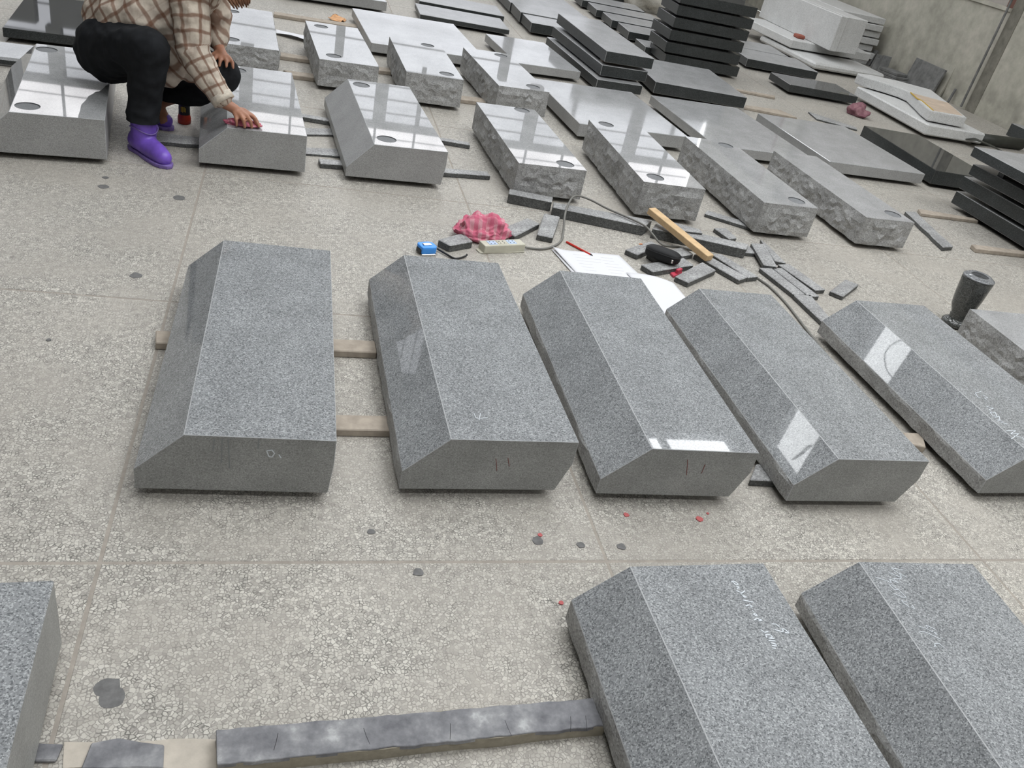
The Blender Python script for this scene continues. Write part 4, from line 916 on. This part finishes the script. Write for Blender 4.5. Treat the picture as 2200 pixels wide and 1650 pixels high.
# left hand resting on the knee
lh_ = [[(J['lw'], .025), ((-.30, 4.165, .40), .024)]]
for i in range(4):
    a = (-.325+.019*i, 4.145, .395); lh_.append([((-.31+.006*i, 4.17, .40), .014), (a, .0105), ((-.33+.026*i, 4.115, .385), .009), ((-.335+.029*i, 4.098, .366), .0072)])
lh_.append([((-.325, 4.17, .4), .014), ((-.352, 4.15, .385), .011), ((-.36, 4.13, .365), .008)])
hdv = Vector(J['hd']); down = (Vector(J['hd'])-Vector(J['nk'])).normalized()
face = (F_*.75+Vector((.2, .1, -.75))).normalized()      # looking down at the stone
upv = Vector((0, 0, 1)); side = face.cross(upv).normalized(); crown = side.cross(face).normalized()
Rh = Matrix((side, face, crown)).transposed().to_4x4()
def hp(a, b, c): return hdv+side*a+face*b+crown*c
body = [[(J['pel'], .125), ((-.6, 4.19, .52), .115), (J['ch'], .125), (J['nk'], .07), (hp(0, -.02, -.06), .058)],
        [(J['rh'], .095), (J['rk'], .062)], [(J['rk'], .056), ((-.588, 3.885, .3), .056), (J['ra'], .036)], [(J['ra'], .036), ((-.565, 3.84, .04), .034), ((-.50, 3.765, .03), .03)],
        [(J['lh'], .095), (J['lk'], .062)], [(J['lk'], .056), (J['la'], .036)], [(J['la'], .036), ((-.56, 4.24, .04), .03)],
        [(J['ch'], .1), (J['rs'], .06), (J['re'], .04), (J['wr'], .026)], [(J['ch'], .1), (J['ls'], .06), (J['le'], .04), (J['lw'], .026)]]+hand+lh_
ext = [(hdv, .074, .088, .105, Rh), (hp(0, .03, -.06), .052, .055, .055, Rh), (hp(0, .092, -.012), .012, .018, .02, Rh), (hp(.076, -.005, -.01), .008, .018, .028, Rh), (hp(-.076, -.005, -.01), .008, .018, .028, Rh), (hp(0, .078, -.052), .022, .01, .007, Rh)]
wk = obj('person', blob_mesh('person', body, .0052, 3, ext), M['skin'])
tag(wk, 'crouching person in a plaid shirt, black trousers and purple boots wiping a polished base', 'person')
for s in (-1, 1):
    bm = bmesh.new(); bmesh.ops.create_icosphere(bm, subdivisions=3, radius=.0115, matrix=Matrix.Translation(hp(.03*s, .079, .012))); obj('eye', bm, M['eye'], wk, True)
def fold(sc, am, seed): return lambda p: am*(1-2*abs(noise.noise(Vector((p.x*sc+seed, p.y*sc, p.z*sc*1.4)))))+am*.5*noise.noise(p*sc*2.3)
tr = [[(J['pel'], .135), ((-.745, 4.22, .385), .14)], [((-.765, 4.15, .355), .145), ((-.735, 4.09, .375), .125), (J['rk'], .083)],
      [(J['rk'], .08), ((-.572, 3.88, .36), .078), ((-.592, 3.885, .25), .07), ((-.597, 3.875, .185), .066), ((-.597, 3.872, .12), .07)],
      [((-.745, 4.29, .35), .135), (J['lk'], .082)], [(J['lk'], .08), ((-.42, 4.22, .2), .068), ((-.55, 4.275, .16), .062), ((-.59, 4.29, .13), .06)]]
tme = blob_mesh('trousers', tr, .011, 3, disp=fold(13, .007, 2)); bm = bmesh.new(); bm.from_mesh(tme)
bmesh.ops.bisect_plane(bm, geom=list(bm.verts)+list(bm.edges)+list(bm.faces), plane_co=(-.6, 3.87, .15), plane_no=(0, .04, 1), clear_inner=True)
bm.to_mesh(tme); bm.free()
obj('trousers', tme, M['trousers'], wk)
def with_plaid(me, axis_pts, ox=0):
    at = me.attributes.new('plaid', 'FLOAT_VECTOR', 'POINT'); P = [Vector(p) for p in axis_pts]
    for i, v in enumerate(me.vertices):
        best = None; acc = 0
        for a, b in zip(P, P[1:]):
            d = b-a; L = d.length; t = max(0, min(1, (v.co-a).dot(d)/(L*L))) if best is None or True else 0
            tt = (v.co-a).dot(d)/(L*L); c = a+d*t; ds = (v.co-c).length
            if best is None or ds < best[0]: best = (ds, acc+tt*L if 0 <= tt <= 1 or True else acc+t*L, v.co-c, d.normalized())
            acc += L
        d = best[3]; ref = Vector((0, 1, 0)); u = (ref-d*ref.dot(d)).normalized(); w_ = d.cross(u)
        ang = math.atan2(best[2].dot(w_), best[2].dot(u)); at.data[i].vector = (best[1]+ox, ang*max(.055, min(.16, best[0])) if False else ang*PLR, 0)
    return me
PLR = .17
torso = [[((-.765, 4.22, .475), .115), ((-.68, 4.20, .53), .14), ((-.58, 4.18, .6), .15), (J['ch'], .15), ((-.42, 4.13, .68), .13), (J['nk'], .085)],
         [((-.70, 4.12, .46), .10), ((-.6, 4.08, .52), .12), (J['ch'], .13)],
         [((-.79, 4.16, .44), .075), ((-.7, 4.12, .5), .1)],
         [((-.48, 4.08, .54), .12), ((-.47, 4.07, .42), .09), ((-.515, 4.05, .30), .045)], [((-.47, 4.07, .42), .09), ((-.42, 4.09, .34), .06)],
         [(J['ch'], .12), (J['ls'], .1), ((-.345, 4.29, .54), .075), ((-.335, 4.28, .48), .058), ((-.325, 4.24, .44), .045)], [(J['ch'], .12), (J['rs'], .085)]]
me = with_plaid(blob_mesh('shirt', torso, .011, 3, disp=fold(11, .008, 6)), [(-.85, 4.24, .36), J['ch'], (-.3, 4.1, .78)])
sh = obj('shirt', me, M['plaid'], wk)
PLR = .075
sl = [[((-.425, 4.01, .70), .088), ((-.408, 3.96, .56), .076), (J['re'], .07), ((-.355, 3.905, .385), .06), ((-.30, 3.878, .32), .05), ((-.283, 3.868, .30), .046)]]
me = with_plaid(blob_mesh('sleeve', sl, .008, 3, disp=fold(16, .006, 9)), [J['rs'], J['re'], J['wr']], .01)
obj('sleeve', me, M['plaid'], wk)
dcu = (Vector(J['wr'])-Vector((-.30, 3.878, .32))).normalized(); q = dcu.to_track_quat('Z', 'Y').to_matrix().to_4x4()
bm = lathe_bm([(.036, -.012), (.05, -.012), (.049, .022), (.034, .022)], 28); bmesh.ops.transform(bm, matrix=Matrix.Translation(Vector((-.279, 3.867, .296))) @ q, verts=bm.verts); obj('cuff', bm, M['cuff'], wk, True)
# boots
def boot(axis, heel, toe, top, name='boot'):
    h, t = Vector(heel), Vector(toe); d = (t-h).normalized(); L = (t-h).length
    ch = [[(Vector(top), .056), (h+d*.095+Vector((0, 0, .11)), .056), (h+d*.085+Vector((0, 0, .06)), .054), (h+d*.045+Vector((0, 0, .05)), .046)],
          [(h+d*.06+Vector((0, 0, .06)), .05), (h+d*.12+Vector((0, 0, .05)), .047), (h+d*(L-.085)+Vector((0, 0, .043)), .043), (h+d*(L-.045)+Vector((0, 0, .036)), .036)]]
    o = obj(name, blob_mesh(name, ch, .007, 4), M['boot'], wk)
    n = Vector((-d.y, d.x, 0)); prof = [(0, .026), (.03, .038), (.1, .036), (.16, .043), (L-.06, .043), (L-.025, .034), (L, .012)]
    pts = [h+d*a+n*b for a, b in prof]+[h+d*a-n*b for a, b in reversed(prof)]
    obj('boot_sole', bevel(prism_bm([(p.x, p.y) for p in pts], .0, .016), .004, 2), M['boot_sole'], o)
    return o
b1 = boot(None, (-.655, 3.945, 0), (-.475, 3.725, 0), (-.597, 3.872, .19))
dv = Vector((.18, -.22, 0)).normalized(); bcn = Vector((-.655, 3.945, .118))+dv*.095; bm = bmesh.new()
obj('welt_line', tube_bm([bcn+Vector((.056*math.cos(a), .056*math.sin(a), .012*math.sin(a*2))) for a in [2*PI*i/30 for i in range(31)]], .003, 6), M['boot_sole'], b1, True)
boot(None, (-.69, 4.375, 0), (-.525, 4.215, 0), (-.60, 4.295, .2), 'boot')
# hair hanging forward
bm = bmesh.new(); bmesh.ops.create_icosphere(bm, subdivisions=4, radius=1, matrix=Matrix.Translation(hp(0, -.018, .022)) @ Rh @ Matrix.Diagonal((.088, .092, .108, 1)))
for v in list(bm.verts):
    l = Rh.to_3x3().transposed() @ (v.co-hdv)
    if l.y > .045 and l.z < .05: v.co = hdv+Rh.to_3x3() @ Vector((l.x*.8, .03, l.z))
    v.co += (v.co-hdv).normalized()*.006*noise.noise(v.co*40)
ho = obj('hair', bm, M['hair'], wk, True)
for i in range(11): 
    a = -.075+.015*i; p0 = hp(a, .06, .06)
    obj('hair_lock', tube_bm(spline([p0, p0+Vector((.02, -.02, -.05)), p0+Vector((.03+.004*i, -.02, -.115-.006*(i % 3)))], 4), lambda t: .017*(1-t)+.003, 7), M['hair'], ho, True)
